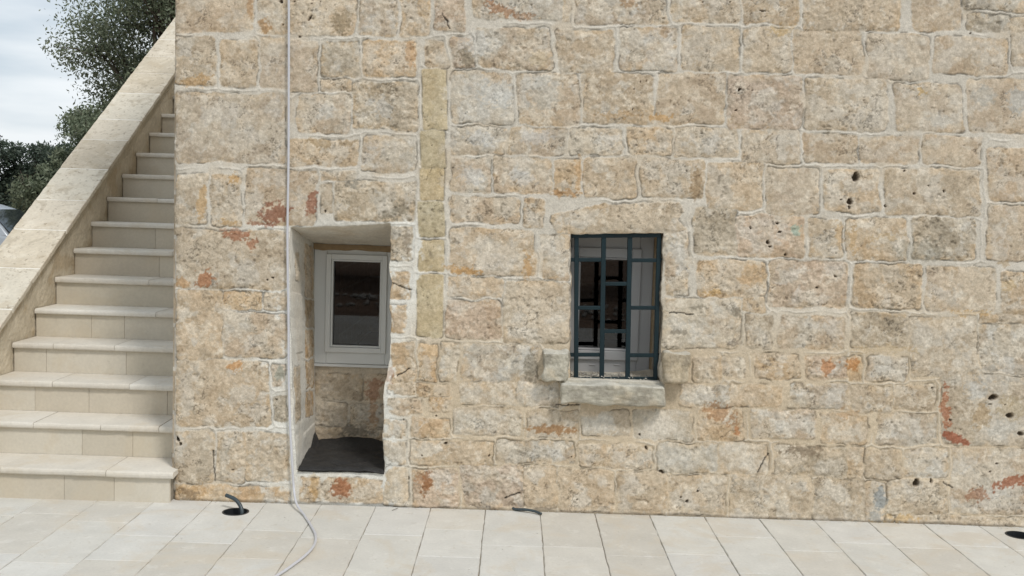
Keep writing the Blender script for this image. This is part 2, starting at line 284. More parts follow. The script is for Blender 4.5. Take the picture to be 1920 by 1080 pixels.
HOLES = [(1604, 331, 7, 10, 25), (1593, 378, 5, 7, 10), (1591, 389, 3, 5, 0), (1577, 374, 2, 2, 0), (1862, 745, 10, 6, -20), (1856, 757, 5, 2, 10), (1893, 779, 8, 5, -5), (1782, 788, 3, 3, 0), (1915, 814, 6, 4, 20), (1801, 805, 2, 1.5, 0), (1884, 760, 2, 2, 0),
 (1717, 905, 6, 8, 30), (1746, 903, 4, 5, 0), (1856, 884, 3, 2, 0), (1868, 869, 4, 2, 0), (1308, 921, 4, 3, 0), (1288, 940, 4, 4, 0), (1276, 932, 3, 2, 0), (1483, 906, 2, 2, 0), (1240, 885, 6, 2.5, 20), (1200, 814, 4, 3, 0), (1211, 839, 3, 5, -20), (836, 831, 5, 3, 0), (917, 853, 2.5, 4, 0), (791, 854, 2, 2, 0), (766, 897, 1.8, 5, 0), (758, 787, 1.8, 1.8, 0), (818, 780, 1.6, 1.6, 0), (1072, 857, 1.6, 2, 0), (1083, 936, 2, 2, 0),
 (527, 3, 4, 4, 0), (530, 46, 2.4, 2.4, 0), (553, 2, 4, 1.6, -20), (581, 34, 2, 6, 35), (602, 3, 3, 1.5, 30), (611, 18, 1.6, 1.6, 0), (584, 7, 2, 2, 0), (556, 38, 1.6, 1.6, 0), (561, 68, 4, 2, 0), (540, 86, 1, 1, 0), (1213, 152, 2, 2, 0), (1200, 154, 1.6, 1.6, 0), (1188, 166, 2, 1.6, 0), (1380, 207, 2.6, 2, 0), (1409, 170, 2, 2, 0), (1386, 168, 4, 3.4, 0), (1186, 206, 1.6, 1.6, 0), (1319, 4, 2, 2, 0), (1367, 4, 2.2, 2.2, 0), (1430, 20, 7, 1.6, 4), (1407, 427, 3, 4, 0), (1458, 420, 4, 3, 0), (1462, 434, 5, 3, 0), (1438, 455, 4, 5, 0), (1444, 463, 3, 3, 0), (1473, 477, 3, 2.5, 30), (1695, 322, 2.5, 2.5, 0), (1714, 363, 3, 3, 0), (1741, 349, 2, 2, 0), (1770, 358, 3, 3, 0), (1660, 385, 2, 5, 0), (1820, 62, 2, 2.5, 0), (502, 524, 3, 3, 0), (511, 520, 2.5, 2.5, 0), (331, 823, 8, 4, 40), (339, 832, 4, 3, 0), (437, 882, 3, 2, 0), (519, 750, 3, 2, 0), (609, 395, 2.4, 2.4, 0), (1745, 962, 2, 2, 0), (1741, 490, 1, 1, 0), (1802, 728, 1, 1, 0), (1747, 728, 4, 2, 0), (1566, 518, 5, 2, 30), (1532, 540, 4, 2, 0), (828, 205, 0.5, 0.5, 0), (797, 273, 2.5, 1, 0), (809, 272, 3, 1, 0), (398, 497, 1.5, 1.5, 0), (330, 600, 4, 3, -40)]
CRACKS = [((829, 25), (838, 40), (843, 53)), ((730, 530, ), (770, 543)) , ((1768, 905), (1786, 915)), ((1040, 760), (1085, 758)), ((945, 935), (975, 925)), ((400, 845), (402, 900)), ((745, 705), (768, 690)), ((1255, 585), (1300, 590)), ((1420, 885), (1440, 850))]

def masonry(PX, PY, lst, seed=1, blobs=BLOBS, holes=HOLES, lintel=True, white=None, skew=.02):
    """height (m, + = outward) and colour for points given in survey pixels"""
    n = PX.shape[0]; f = np.float32
    wx = (fbm(PX, PY, 34, seed+1, 5, .60)-.5)*15; wy = (fbm(PX, PY, 34, seed+2, 5, .60)-.5)*14
    X = (PX+wx).astype(f); Y = (PY+wy).astype(f)
    D1 = np.full(n, 60, f); D2 = np.full(n, 60, f); ID = np.full(n, -1, np.int32)
    shapes = list(lst) or [(-9e4, -9e4, -8.9e4, -8.9e4, 't')]
    for k, (x0, y0, x1, y1, tn) in enumerate(shapes):
        sel = np.nonzero((PX > x0-26) & (PX < x1+26) & (PY > y0-26) & (PY < y1+26))[0]
        if len(sel) == 0: continue
        cx, cy = (x0+x1)/2, (y0+y1)/2; x = (X[sel] if tn != 'y' else PX[sel]*.7+X[sel]*.3)-cx; y = Y[sel]-cy-skew*x
        hw, hh = (x1-x0)/2, (y1-y0)/2; hw += 2.1; hh += 2.1; r = min(hw, hh)*.2; r = min(r, 8)
        rr = random.Random(k*7+seed); x = x + y*rr.uniform(-.05, .05)
        qx = np.abs(x)-hw+r; qy = np.abs(y)-hh+r
        d = np.hypot(np.maximum(qx, 0), np.maximum(qy, 0))+np.minimum(np.maximum(qx, qy), 0)-r
        o1 = D1[sel]; near = d < o1
        D2[sel] = np.where(near, o1, np.minimum(D2[sel], d)); D1[sel] = np.where(near, d, o1)
        ID[sel] = np.where(near, k, ID[sel])
    if lintel:
        P = np.array(LINTEL, float); sel = np.nonzero((PX > 1000) & (PX < 1320) & (PY > 350) & (PY < 470))[0]
        x, y = X[sel].astype(float), Y[sel].astype(float); d = np.full(len(sel), 1e9); ins = np.zeros(len(sel), bool)
        for i in range(len(P)):
            a, b = P[i], P[(i+1) % len(P)]; e_ = b-a; t_ = np.clip(((x-a[0])*e_[0]+(y-a[1])*e_[1])/(e_@e_), 0, 1)
            d = np.minimum(d, np.hypot(x-a[0]-t_*e_[0], y-a[1]-t_*e_[1]))
            c_ = ((a[1] > y) != (b[1] > y)) & (x < (b[0]-a[0])*(y-a[1])/(b[1]-a[1]+1e-9)+a[0]); ins ^= c_
        d = np.where(ins, -d, d); o1 = D1[sel]; near = d < o1
        D2[sel] = np.where(near, o1, np.minimum(D2[sel], d)); D1[sel] = np.where(near, d, o1)
        ID[sel] = np.where(near, len(shapes), ID[sel]); shapes.append((1033, 378, 1290, 440, 't'))
    # per stone parameters
    A = np.zeros((len(shapes)+1, 3)); B = A.copy(); RG = np.zeros(len(A)); HO = RG.copy(); PH = RG.copy(); PM = RG.copy()
    for k, s_ in enumerate(shapes):
        rr = random.Random(k*31+seed+5); a, b, rg = TONES[s_[4]]; v = rr.uniform(.97, 1.03); wv = rr.uniform(-3, 3); a = np.array(a)*.56+np.array((202, 188, 167))*.44; b = np.array(b)*.56+np.array((190, 174, 152))*.44
        A[k] = np.array(a)*v+np.array((wv, 0, -wv)); B[k] = np.array(b)*v+np.array((wv, 0, -wv)); RG[k] = rg*rr.uniform(.8, 1.3); HO[k] = rr.uniform(-.002, .005); PM[k] = {'y': .2, 's': .72, 'g': 1., 'd': .9}.get(s_[4], .85)*rr.uniform(.75, 1.1); PH[k] = rr.uniform(0, 500)
    A[-1] = A[-2]; B[-1] = B[-2]
    a = A[ID].astype(f); b = B[ID].astype(f); rg = RG[ID].astype(f)
    ph = PH[ID]
    stone = sst(1.2, -1.6, D1)
    qx_ = PX+(fbm(PX, PY, 15, seed+71, 4, .65)-.5)*26; qy_ = PY+(fbm(PX, PY, 15, seed+72, 4, .65)-.5)*22
    m1 = sst(.40, .60, fbm(qx_+ph, qy_-ph, 46, seed+11, 4, .6))[:, None]
    c = a*(1-m1)+b*m1
    pm = PM[ID].astype(f)
    def patch(c, sx, sc_, k, lo, hi, colr, st_, mask=1.):
        m = (sst(lo, hi, fbm(qx_+ph*sx, qy_-ph*sx*.7, sc_, seed+k, 5, .64))*mask*pm)[:, None]*st_
        return c*(1-m)+np.array(colr)*m
    edge = sst(-18, -1, D1)*.8+.2
    c = patch(c, -1, 38, 12, .49, .60, (205, 202, 194), .62, .45+.55*sst(0, -14, D1))
    c = patch(c, 1.3, 30, 13, .54, .61, (203, 174, 136), .55, edge)
    c = patch(c, .6, 26, 14, .59, .65, (164, 154, 136), .32)
    c = patch(c, 2.1, 38, 15, .56, .62, (202, 187, 164), .45)
    c = patch(c, 1.7, 20, 16, .60, .64, (222, 212, 194), .55)
    mid = fbm(PX, PY, 7, seed+15, 3, .6)[:, None]; fine = fbm(PX, PY, 3.2, seed+16, 2, .6)[:, None]
    vein = 1-np.abs(2*fbm(qx_, qy_, 21, seed+73, 4, .6)-1); vn = (sst(.955, .99, vein)*sst(.5, .62, fbm(PX, PY, 50, seed+74, 3)))
    c = c*(1-vn[:, None]*.24)
    # mortar
    if white is None:
        wh = np.exp(-(np.maximum(0, np.abs(PX-640)-110)/55.)**2)*sst(395, 430, PY)+sst(800, 780, PX)*sst(700, 735, PX)*sst(400, 430, PY)
        wh = np.clip(wh, 0, 1); warm = sst(520, 700, PY)*sst(730, 800, PX)
    else: wh, warm = white
    mc = np.array((206, 199, 186))[None]*np.ones((n, 1)); mc = mc*(1-wh[:, None])+np.array((221, 219, 211))*wh[:, None]
    mc = mc*(1-warm[:, None])+np.array((201, 184, 158))*warm[:, None]
    mv = fbm(PX, PY, 45, seed+21, 4)[:, None]; mc = mc+(mv-.5)*26
    tm = sst(.5, .72, fbm(PX, PY, 60, seed+22, 4))[:, None]*(1-.6*wh[:, None]); mc = mc*(1-tm*.5)+np.array((202, 184, 158))*tm*.5
    # smears of mortar left on the faces of stones
    sm = sst(.60, .70, fbm(PX, PY, 22, seed+23, 5, .6))*sst(-20, -2, D1); stone = stone*(1-sm*(.55+.45*wh))
    S = stone[:, None]; c = c+((mid-.5)*30+(fine-.5)*30); mc = mc+(fine-.5)*14
    col = c*S+mc*(1-S)
    # bead struck in the joint
    bd = np.exp(-((D2-D1)/2.4)**2)*(D1 > 1.2)*sst(.38, .6, fbm(PX, PY, 55, seed+31, 2))
    col = col*(1-bd[:, None]*.5)+np.array((218, 213, 202))*bd[:, None]*.5
    cn = sst(.5, .64, fbm(PX, PY, 20, seed+32, 3))
    ck = np.exp(-((D1-.3)/1.1)**2)*cn*sst(45, 30, D1)
    col = col*(1-ck[:, None]*.27)  # darker crack line: crevice shade, weak in the mesh, put into the colour
    # heights
    rough = fbm(PX, PY, 30, seed+41, 5, .58)-.5; ridg = 1-np.abs(2*fbm(PX, PY, 16, seed+42, 4, .6)-1)
    fineh = fbm(PX, PY, 5, seed+43, 3, .6)-.5
    hs = HO[ID]*.8+rg*.84*(rough*2.8+(ridg-.8)*1.9+fineh*1.35)+.0035*sst(0, -12, D1)
    hm = (fbm(PX, PY, 12, seed+44, 3)-.5)*.0035+bd*.005+(fineh)*.0012
    hs = hs-vn*.003; h = hs*stone+hm*(1-stone)-ck*.005
    h = h+(fbm(PX, PY, 150, seed+45, 2)-.5)*.012
    # small pits in the stone
    pit = sst(.73, .80, fbm(PX+ph*.1, PY, 7, seed+51, 2, .5))*stone*sst(.45, .62, fbm(PX, PY, 90, seed+52, 3)+(rg > .0055)*.06)
    h = h-pit*.004; col = col*(1-pit[:, None]*.14)
    jx = (fbm(PX, PY, 9, seed+61, 4, .65)-.5); jy = (fbm(PX, PY, 9, seed+62, 4, .65)-.5)
    for (cx, cy, rx, ry, an, cc, st, rag) in blobs:
        rm = max(rx, ry)*1.9
        sel = np.nonzero((abs(PX-cx) < rm) & (abs(PY-cy) < rm))[0]
        if len(sel) == 0: continue
        q = 26*rag; x = PX[sel]-cx+jx[sel]*q; y = PY[sel]-cy+jy[sel]*q; ca, sa = math.cos(R(an)), math.sin(R(an))
        u = (ca*x+sa*y)/rx; v = (-sa*x+ca*y)/ry; d = np.hypot(u, v)
        m = sst(1.1, .8, d+((fine[sel, 0]-.5)*.9+(mid[sel, 0]-.5)*1.3)*rag)*st*.82*(.62+.38*S[sel, 0] if cc != RUST else 1)
        m = m[:, None]; col[sel] = col[sel]*(1-m)+(np.array(cc)+(fine[sel]-.5)*40)*m
    for (cx, cy, rx, ry, an) in holes:
        rm = max(rx, ry)*1.8+3
        sel = np.nonzero((abs(PX-cx) < rm) & (abs(PY-cy) < rm))[0]
        if len(sel) == 0: continue
        x = PX[sel]-cx+jx[sel]*6; y = PY[sel]-cy+jy[sel]*6; ca, sa = math.cos(R(an)), math.sin(R(an))
        rx, ry = (rx*.95, ry*.95) if max(rx, ry) > 5 else (rx*.72, ry*.72)
        d = np.hypot((ca*x+sa*y)/rx, (-sa*x+ca*y)/ry); m = sst(1.15, .7, d)
        h[sel] -= m*min(.045, .006+.0035*min(rx, ry)*1.6); col[sel] = col[sel]*(1-m[:, None]*.72)+np.array((70, 56, 42))*m[:, None]*.72  # holes tinted dark: shade of their depth put into the colour
    for ln in CRACKS if lintel else []:
        for a_, b_ in zip(ln[:-1], ln[1:]):
            a_, b_ = np.array(a_[:2], float), np.array(b_[:2], float)
            sel = np.nonzero((PX > min(a_[0], b_[0])-8) & (PX < max(a_[0], b_[0])+8) & (PY > min(a_[1], b_[1])-8) & (PY < max(a_[1], b_[1])+8))[0]
            if len(sel) == 0: continue
            x = PX[sel]+jx[sel]*7; y = PY[sel]+jy[sel]*7; e_ = b_-a_; t_ = np.clip(((x-a_[0])*e_[0]+(y-a_[1])*e_[1])/(e_@e_), 0, 1)
            d = np.hypot(x-a_[0]-t_*e_[0], y-a_[1]-t_*e_[1]); m = sst(1.8, .6, d)
            h[sel] -= m*.007; col[sel] = col[sel]*(1-m[:, None]*.5)
    g_ = col.mean(1, keepdims=True); col = (g_+(col-g_)*.91)*np.array((1.0, .994, .988))+np.array((2, 2, 1))
    return h, np.clip(col, 15, 245), D1, ID
KALB = .93
def to_alb(col): return (lin(col)*KALB).astype(np.float32)

# openings, as edges in survey pixels
def ntab(seed, amp, sc=14):
    return lambda t_: (fbm(np.asarray(t_, float), np.zeros_like(np.asarray(t_, float))+seed*9.7, sc, 300+seed, 3)-.5)*amp
n1, n2, n3, n4, n5, n6, n7, n8 = [ntab(k, a, s_) for k, (a, s_) in enumerate([(5, 30), (9, 34), (5, 30), (4, 24), (7, 22), (7, 22), (5, 30), (5, 20)])]
NICHE = dict(L=lambda y: np.interp(y, [420, 600, 800, 886], [543, 545, 552, 558])+n1(y), R=lambda y: np.interp(y, [420, 490, 560, 620, 690, 740, 790, 890], [730, 733, 730, 733, 728, 722, 719, 719])+n2(y),
             T=lambda x: np.interp(x, [540, 640, 735], [427, 424, 419])+n3(x), B=lambda x: np.interp(x, [555, 722], [885, 887])+n4(x), box=(520, 750, 405, 905))
WIN = dict(L=lambda y: np.interp(y, [436, 716], [1070, 1068])+n5(y), R=lambda y: np.interp(y, [436, 600, 716], [1243, 1240, 1237])+n6(y),
           T=lambda x: np.interp(x, [1066, 1245], [438, 438])+n7(x), B=lambda x: np.interp(x, [1066, 1240], [717, 716])+n8(x), box=(1050, 1260, 420, 735))

building = empty('stone_building', (0, 0, 0))
tag(building, 'old rubble limestone building with two small deep windows and pale pointed joints', 'building')

CELL = .0045
X0, X1, Z0, Z1 = -1.872, 3.62, -.03, 3.62
nx, nz = int((X1-X0)/CELL)+1, int((Z1-Z0)/CELL)+1
gx, gz = np.meshgrid(X0+np.arange(nx)*CELL, Z0+np.arange(nz)*CELL)
GX = gx.ravel(); GZ = gz.ravel()
PX, PY = px_of(GX, 0., GZ)
H_, C_, D_, ID_ = masonry(PX, PY, LST)
# left quoin: rounded edge, broken dark foot beside the first step
EL = np.interp(PY, [-600, 740, 900, 1000], [327, 327, 325, 325])+ntab(11, 7, 24)(PY)
ed = PX-EL
H_ = H_-np.exp(-np.clip(ed, 0, 60)/5.)*.012
foot = ed < 0
H_ = np.where(foot, H_-.05-.01*fbm(PX, PY, 9, 77, 3), H_); C_ = np.where(foot[:, None], np.array((108, 98, 84))+(fbm(PX, PY, 8, 78, 3)[:, None]-.5)*120, C_)
# base: darker line and mortar fillet where the paving meets the wall
zb = GZ+(fbm(PX, PY, 20, 79, 3)-.5)*.02
fil = sst(.022, .008, zb); H_ = H_+fil*.008; C_ = C_*(1-fil[:, None]*.25)
# soften the arrises of the openings
for O in (NICHE, WIN):
    b = O['box']; sel = np.nonzero((PX > b[0]) & (PX < b[1]) & (PY > b[2]) & (PY < b[3]))[0]
    x, y = PX[sel], PY[sel]; dd = np.maximum(np.maximum(O['L'](y)-x, x-O['R'](y)), np.maximum(O['T'](x)-y, y-O['B'](x)))
    e_ = np.exp(-np.clip(dd, 0, 60)/5.); H_[sel] = H_[sel]*(1-.6*e_)-e_*.007
keepcol = PX > EL-9*(PY > 855)-0.
inside = ~keepcol
VX, VZ = GX.copy(), GZ.copy()
def snap(O, VX, VZ):
    b = O['box']; sel = np.nonzero((PX > b[0]) & (PX < b[1]) & (PY > b[2]) & (PY < b[3]))[0]
    x, y = PX[sel], PY[sel]; l, r, t_, bb = O['L'](y), O['R'](y), O['T'](x), O['B'](x)
    ins = (x > l) & (x < r) & (y > t_) & (y < bb)
    k = sel[ins]; x, y, l, r, t_, bb = x[ins], y[ins], l[ins], r[ins], t_[ins], bb[ins]
    d = np.stack([x-l, r-x, y-t_, bb-y]); a = d.argmin(0)
    nxp = np.where(a == 0, l, np.where(a == 1, r, x)); nyp = np.where(a == 2, t_, np.where(a == 3, bb, y))
    q = atY(nxp, nyp, 0.); VX[k] = q[0]; VZ[k] = q[2]; H_[k] = -.007
    return k
k1 = snap(NICHE, VX, VZ); k2 = snap(WIN, VX, VZ)
inside[k1] = True; inside[k2] = True
# left edge: pull the first hidden column onto the edge line
le = (~keepcol) & (PX > EL-9*(PY > 855)-4)
q = atY(EL[le]-9*(PY[le] > 855), PY[le], 0.); VX[le] = q[0]
idx = np.arange(nx*nz).reshape(nz, nx)
F_ = np.stack([idx[:-1, :-1].ravel(), idx[:-1, 1:].ravel(), idx[1:, 1:].ravel(), idx[1:, :-1].ravel()], 1)
F_ = F_[~inside[F_].all(1)]
used = np.zeros(nx*nz, bool); used[F_.ravel()] = True; remap = np.cumsum(used)-1
V_ = np.stack([VX, -H_, VZ], 1)[used]
front = link_mesh('front_wall', V_, remap[F_], M['stone'], building, True, to_alb(C_[used]))

def grid_patch(name, P0, U, Vv, lst, seed, white, mat, parent, cell=.006, blobs=(), holes=(), base=(0, 0), sgn=1, dome=None):
    """rough masonry sheet: P0 + u*U + v*V, bulging along U x V; u, v in metres, survey scale 348 px/m"""
    P0, U, Vv = map(lambda a: np.array(a, float), (P0, U, Vv)); lu, lv = np.linalg.norm(U), np.linalg.norm(Vv)
    a, b = max(2, int(lu/cell)), max(2, int(lv/cell)); u, v = np.meshgrid(np.linspace(0, 1, a+1), np.linspace(0, 1, b+1))
    u, v = u.ravel(), v.ravel(); px = base[0]+u*lu*348; py = base[1]-v*lv*348
    h, c, d, i = masonry(px, py, lst, seed, blobs, holes, False, (white[0]*np.ones_like(px), white[1]*np.ones_like(px)), 0)
    nrm = np.cross(U/lu, Vv/lv)*sgn; pts = P0+u[:, None]*U+v[:, None]*Vv+h[:, None]*nrm
    ix = np.arange((a+1)*(b+1)).reshape(b+1, a+1)
    F = np.stack([ix[:-1, :-1].ravel(), ix[:-1, 1:].ravel(), ix[1:, 1:].ravel(), ix[1:, :-1].ravel()], 1)
    return link_mesh(name, pts, F, mat, parent, True, to_alb(c))

# ---- reveals: lofted from the ragged front edge to the back edge
def reveal(name, O, back, depth, parent, colfun, ystep=1.6, nd=70):
    b = O['box']; ym = (b[2]+b[3])/2; xm = (b[0]+b[1])/2
    # corner positions by iteration
    def corner(fx, fy, x, y):
        for _ in range(12): x = float(fx(np.array([y]))[0]); y = float(fy(np.array([x]))[0])
        return x, y
    LT = corner(O['L'], O['T'], b[0]+20, b[2]+18); RT = corner(O['R'], O['T'], b[1]-20, b[2]+18)
    LB = corner(O['L'], O['B'], b[0]+20, b[3]-18); RB = corner(O['R'], O['B'], b[1]-20, b[3]-18)
    sides = []
    def seg(a, c, fun, vert, ba, bc):
        n = int(abs((c[1]-a[1]) if vert else (c[0]-a[0]))/ystep); t_ = np.linspace(0, 1, n+1)
        if vert: y = a[1]+(c[1]-a[1])*t_; x = fun(y)
        else: x = a[0]+(c[0]-a[0])*t_; y = fun(x)
        f0 = np.stack(atY(x, y, .003), 1); bk = np.array(ba)[None]*(1-t_[:, None])+np.array(bc)[None]*t_[:, None]
        return f0, bk, x, y
    bLT, bRT, bLB, bRB = back
    for nm, sg in (('left', seg(LT, LB, O['L'], True, bLT, bLB)), ('bottom', seg(LB, RB, O['B'], False, bLB, bRB)), ('right', seg(RB, RT, O['R'], True, bRB, bRT)), ('top', seg(RT, LT, O['T'], False, bRT, bLT))):
        f0, bk, x, y = sg; n = len(f0); s = np.linspace(0, 1, nd+1)
        P = f0[:, None]*(1-s[None, :, None])+bk[:, None]*s[None, :, None]
        uu = (s*depth*348)[None]+0*x[:, None]; ww = (y if nm in ('left', 'right') else x)[:, None]+0*uu
        c, h = colfun(nm, uu.ravel(), ww.ravel(), s[None].repeat(n, 0).ravel())
        nrm = {'left': (1, 0, 0), 'right': (-1, 0, 0), 'top': (0, 0, -1), 'bottom': (0, 0, 1)}[nm]
        fade = np.minimum(1, np.minimum(s/.06, (1-s)/.06))[None].repeat(n, 0).ravel()
        cf = np.minimum(1, np.minimum(np.arange(n), n-1-np.arange(n))/4.)[:, None].repeat(nd+1, 1).ravel()
        P = P.reshape(-1, 3)+(h*fade*cf)[:, None]*np.array(nrm)
        sides.append((P, c, n))
    V = []; C = []; F = []; off = 0
    for P, c, n in sides:
        ix = np.arange(n*(nd+1)).reshape(n, nd+1)+off
        F.append(np.stack([ix[:-1, :-1].ravel(), ix[1:, :-1].ravel(), ix[1:, 1:].ravel(), ix[:-1, 1:].ravel()], 1)); V.append(P); C.append(c); off += n*(nd+1)
    return link_mesh(name, np.concatenate(V), np.concatenate(F), M['stone'], parent, True, to_alb(np.concatenate(C)))
REVL = [(118, 440, 190, 548, 'o'), (122, 556, 205, 612, 'o'), (118, 622, 196, 676, 'O'), (10, 690, 62, 795, 't'), (116, 686, 200, 742, 'o'), (108, 752, 190, 802, 'O'), (40, 470, 70, 520, 'p')]
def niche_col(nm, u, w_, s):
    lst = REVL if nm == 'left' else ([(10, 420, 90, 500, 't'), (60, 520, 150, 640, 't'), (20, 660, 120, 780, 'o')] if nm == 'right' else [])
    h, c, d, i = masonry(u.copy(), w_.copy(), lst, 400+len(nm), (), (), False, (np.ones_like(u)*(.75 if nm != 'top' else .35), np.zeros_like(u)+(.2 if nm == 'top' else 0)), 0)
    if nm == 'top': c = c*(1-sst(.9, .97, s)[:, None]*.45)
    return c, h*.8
bz = lambda x, y, Y: np.array(atY(x, y, Y), float)
b_n = (bz(589, 457, .6), np.array((-.655, .6, 1.40)), bz(591, 836, .6), np.array((-.66, .6, .19)))
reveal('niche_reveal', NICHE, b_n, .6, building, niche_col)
def win_col(nm, u, w_, s):
    lst = {'right': [(-10, 440, 60, 520, 't'), (-10, 528, 50, 610, 'd'), (-10, 618, 60, 712, 't')], 'left': [(-10, 445, 70, 560, 't'), (-10, 568, 60, 700, 't')]}.get(nm, [])
    h, c, d, i = masonry(u.copy(), w_.copy(), lst, 500+len(nm), (), (), False, (np.ones_like(u)*.2, np.ones_like(u)*.5), 0)
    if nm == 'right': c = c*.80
    return c, h*.7
b_w = (bz(1068, 438, .27), np.array((.80, .27, 1.54)), bz(1066, 704, .27), np.array((.80, .27, .765)))
reveal('window_reveal', WIN, b_w, .27, building, win_col, nd=40)

# niche back wall below the window, and the board strip above the window
NB = [(0, 10, 100, 62, 't'), (106, 8, 150, 60, 't'), (152, 6, 300, 60, 'o'), (0, 72, 70, 116, 'g'), (78, 72, 148, 116, 'g'), (156, 70, 300, 118, 'o'), (0, 122, 90, 170, 't'), (96, 124, 300, 174, 'o')]
p0 = bz(575, 850, .606); grid_patch('niche_back_wall', (p0[0], .606, .15), (.62, 0, 0), (0, 0, .56), NB, 610, (.15, .55), M['stone'], building,
    base=(-14, 175), blobs=[(90, 128, 40, 12, 0, (118, 112, 102), .8, .7), (125, 40, 16, 26, 10, (170, 122, 96), .7, .9), (125, 95, 10, 30, 0, (186, 142, 104), .6, .9)])
mb = MB()
xs = np.linspace(-1.21, -.64, 60); nzv = ntab(21, .03, .12)
v = []; f = []
for i, x in enumerate(xs):
    zt = 1.445; zl = 1.372+float(nzv(np.array([x]))[0])-.02*(x+1.2)*0
    yv = .575+float(ntab(22, .02, .05)(np.array([x]))[0])
    v += [(x, yv+.02, zt), (x, yv, zl+.012), (x, yv+.01, zl), (x, .66, zl)]
for i in range(len(xs)-1):
    for k in range(3): f.append((i*4+k, i*4+k+1, i*4+4+k+1, i*4+4+k))
mb.add(v, f, tuple(lin((150, 128, 98)))); mb.build('stone_strip', M['plaster'], building, True)

# ---- the rest of the building, seen only from beside the photograph's place
def brickmat():
    m, t, b = mat_new('rubble_masonry', .95, .2); n = t.nodes.new; l = t.links.new
    tcn = n('ShaderNodeTexCoord'); sep = n('ShaderNodeSeparateXYZ'); l(tcn.outputs['Object'], sep.inputs[0])
    ad = n('ShaderNodeMath'); l(sep.outputs[0], ad.inputs[0]); l(sep.outputs[1], ad.inputs[1])
    cb = n('ShaderNodeCombineXYZ'); l(ad.outputs[0], cb.inputs[0]); l(sep.outputs[2], cb.inputs[1])
    br = n('ShaderNodeTexBrick'); l(cb.outputs[0], br.inputs[0]); br.inputs['Scale'].default_value = 1.0
    br.inputs['Brick Width'].default_value = .36; br.inputs['Row Height'].default_value = .24; br.inputs['Mortar Size'].default_value = .014
    br.inputs['Mortar Smooth'].default_value = .4
    for k, c in (('Color1', (190, 172, 148)), ('Color2', (172, 156, 134)), ('Mortar', (205, 197, 184))): br.inputs[k].default_value = (*(lin(c)*.93), 1)
    no = n('ShaderNodeTexNoise'); no.inputs['Scale'].default_value = 14; no.inputs['Detail'].default_value = 6; l(tcn.outputs['Object'], no.inputs[0])
    mr = n('ShaderNodeMapRange'); mr.inputs[3].default_value = .6; mr.inputs[4].default_value = 1.35; l(no.outputs[0], mr.inputs[0])
    vm = n('ShaderNodeVectorMath'); vm.operation = 'SCALE'; l(br.outputs[0], vm.inputs[0]); l(mr.outputs[0], vm.inputs['Scale']); l(vm.outputs[0], b.inputs['Base Color'])
    bp = n('ShaderNodeBump'); bp.inputs['Distance'].default_value = .02; l(no.outputs[0], bp.inputs['Height']); l(bp.outputs[0], b.inputs['Normal'])
    return m
M['brick'] = brickmat()
XB = -1.845
mb = MB(); mb.add([(XB, 0.03, -.05), (XB, 8, -.05), (XB, 8, 5.2), (XB, .03, 5.2)], [(0, 1, 2, 3)]); mb.add([(XB-.0, .03, -.05), (XB+.03, .012, -.05), (XB+.03, .012, 5.2), (XB, .03, 5.2)], [(0, 1, 2, 3)]); mb.build('side_wall', M['brick'], building)
mb = MB(); mb.box(XB, 8, 0, .25, 3.6, 5.2); mb.box(3.6, 8, 0, .25, -.05, 3.6); mb.build('outer_wall', M['brick'], building)
mb = MB(); mb.box(7.75, 8, .25, 8, -.05, 5.2); mb.box(XB, 7.75, 7.8, 8, -.05, 5.2); mb.build('rear_wall', M['brick'], building)
mb = MB(); mb.box(XB-.02, 8.02, -.02, 8.02, 5.2, 5.35, tuple(lin((200, 192, 178)))); mb.build('roof', M['plaster'], building)
mb = MB(); mb.box(XB+.05, 7.7, .95, 7.7, -.04, .02); mb.build('room_floor', M['dark'], building)

# ------------------------------------------------------------------ windows
def rect_ring(mb, x0, x1, z0, z1, w_, y0, y1):
    """a frame with mitred look: four butted members"""
    wl = w_ if hasattr(w_, '__len__') else (w_,)*4      # left right bottom top
    mb.box(x0, x0+wl[0], y0, y1, z0, z1); mb.box(x1-wl[1], x1, y0, y1, z0, z1)
    mb.box(x0+wl[0], x1-wl[1], y0, y1, z0, z0+wl[2]); mb.box(x0+wl[0], x1-wl[1], y0, y1, z1-wl[3], z1)
def window(name, label, x0, x1, z0, z1, Y, fw, sw, parent, wm='white'):
    fr_ = MB(); rect_ring(fr_, x0, x1, z0, z1, fw, Y, Y+.06)
    wdo = fr_.build(name, M[wm], parent, bevel=.004); wdo['label'] = label
    fl = fw if hasattr(fw, '__len__') else (fw,)*4
    a0, a1, c0, c1 = x0+fl[0]-.006, x1-fl[1]+.006, z0+fl[2]-.006, z1-fl[3]+.006
    sh = MB(); rect_ring(sh, a0, a1, c0, c1, sw, Y-.016, Y+.05)
    s_ = sh.build('sash', M[wm], wdo, bevel=.003)
    b0, b1, d0, d1 = a0+sw, a1-sw, c0+sw, c1-sw
    bd = MB(); rect_ring(bd, b0+.0004, b1-.0004, d0+.0004, d1-.0004, .012, Y-.006, Y+.04); bd.build('glazing_bead', M[wm], wdo, bevel=.004)
    gk = MB(); rect_ring(gk, b0+.0125, b1-.0125, d0+.0125, d1-.0125, .004, Y+.010, Y+.036); gk.build('gasket', M['gasket'], wdo)
    pn = MB(); pn.add([(b0+.012, Y+.02, d0+.012), (b1-.012, Y+.02, d0+.012), (b1-.012, Y+.02, d1-.012), (b0+.012, Y+.02, d1-.012)], [(0, 1, 2, 3)])
    pn.build('glass_pane', M['glass'], wdo)
    return wdo
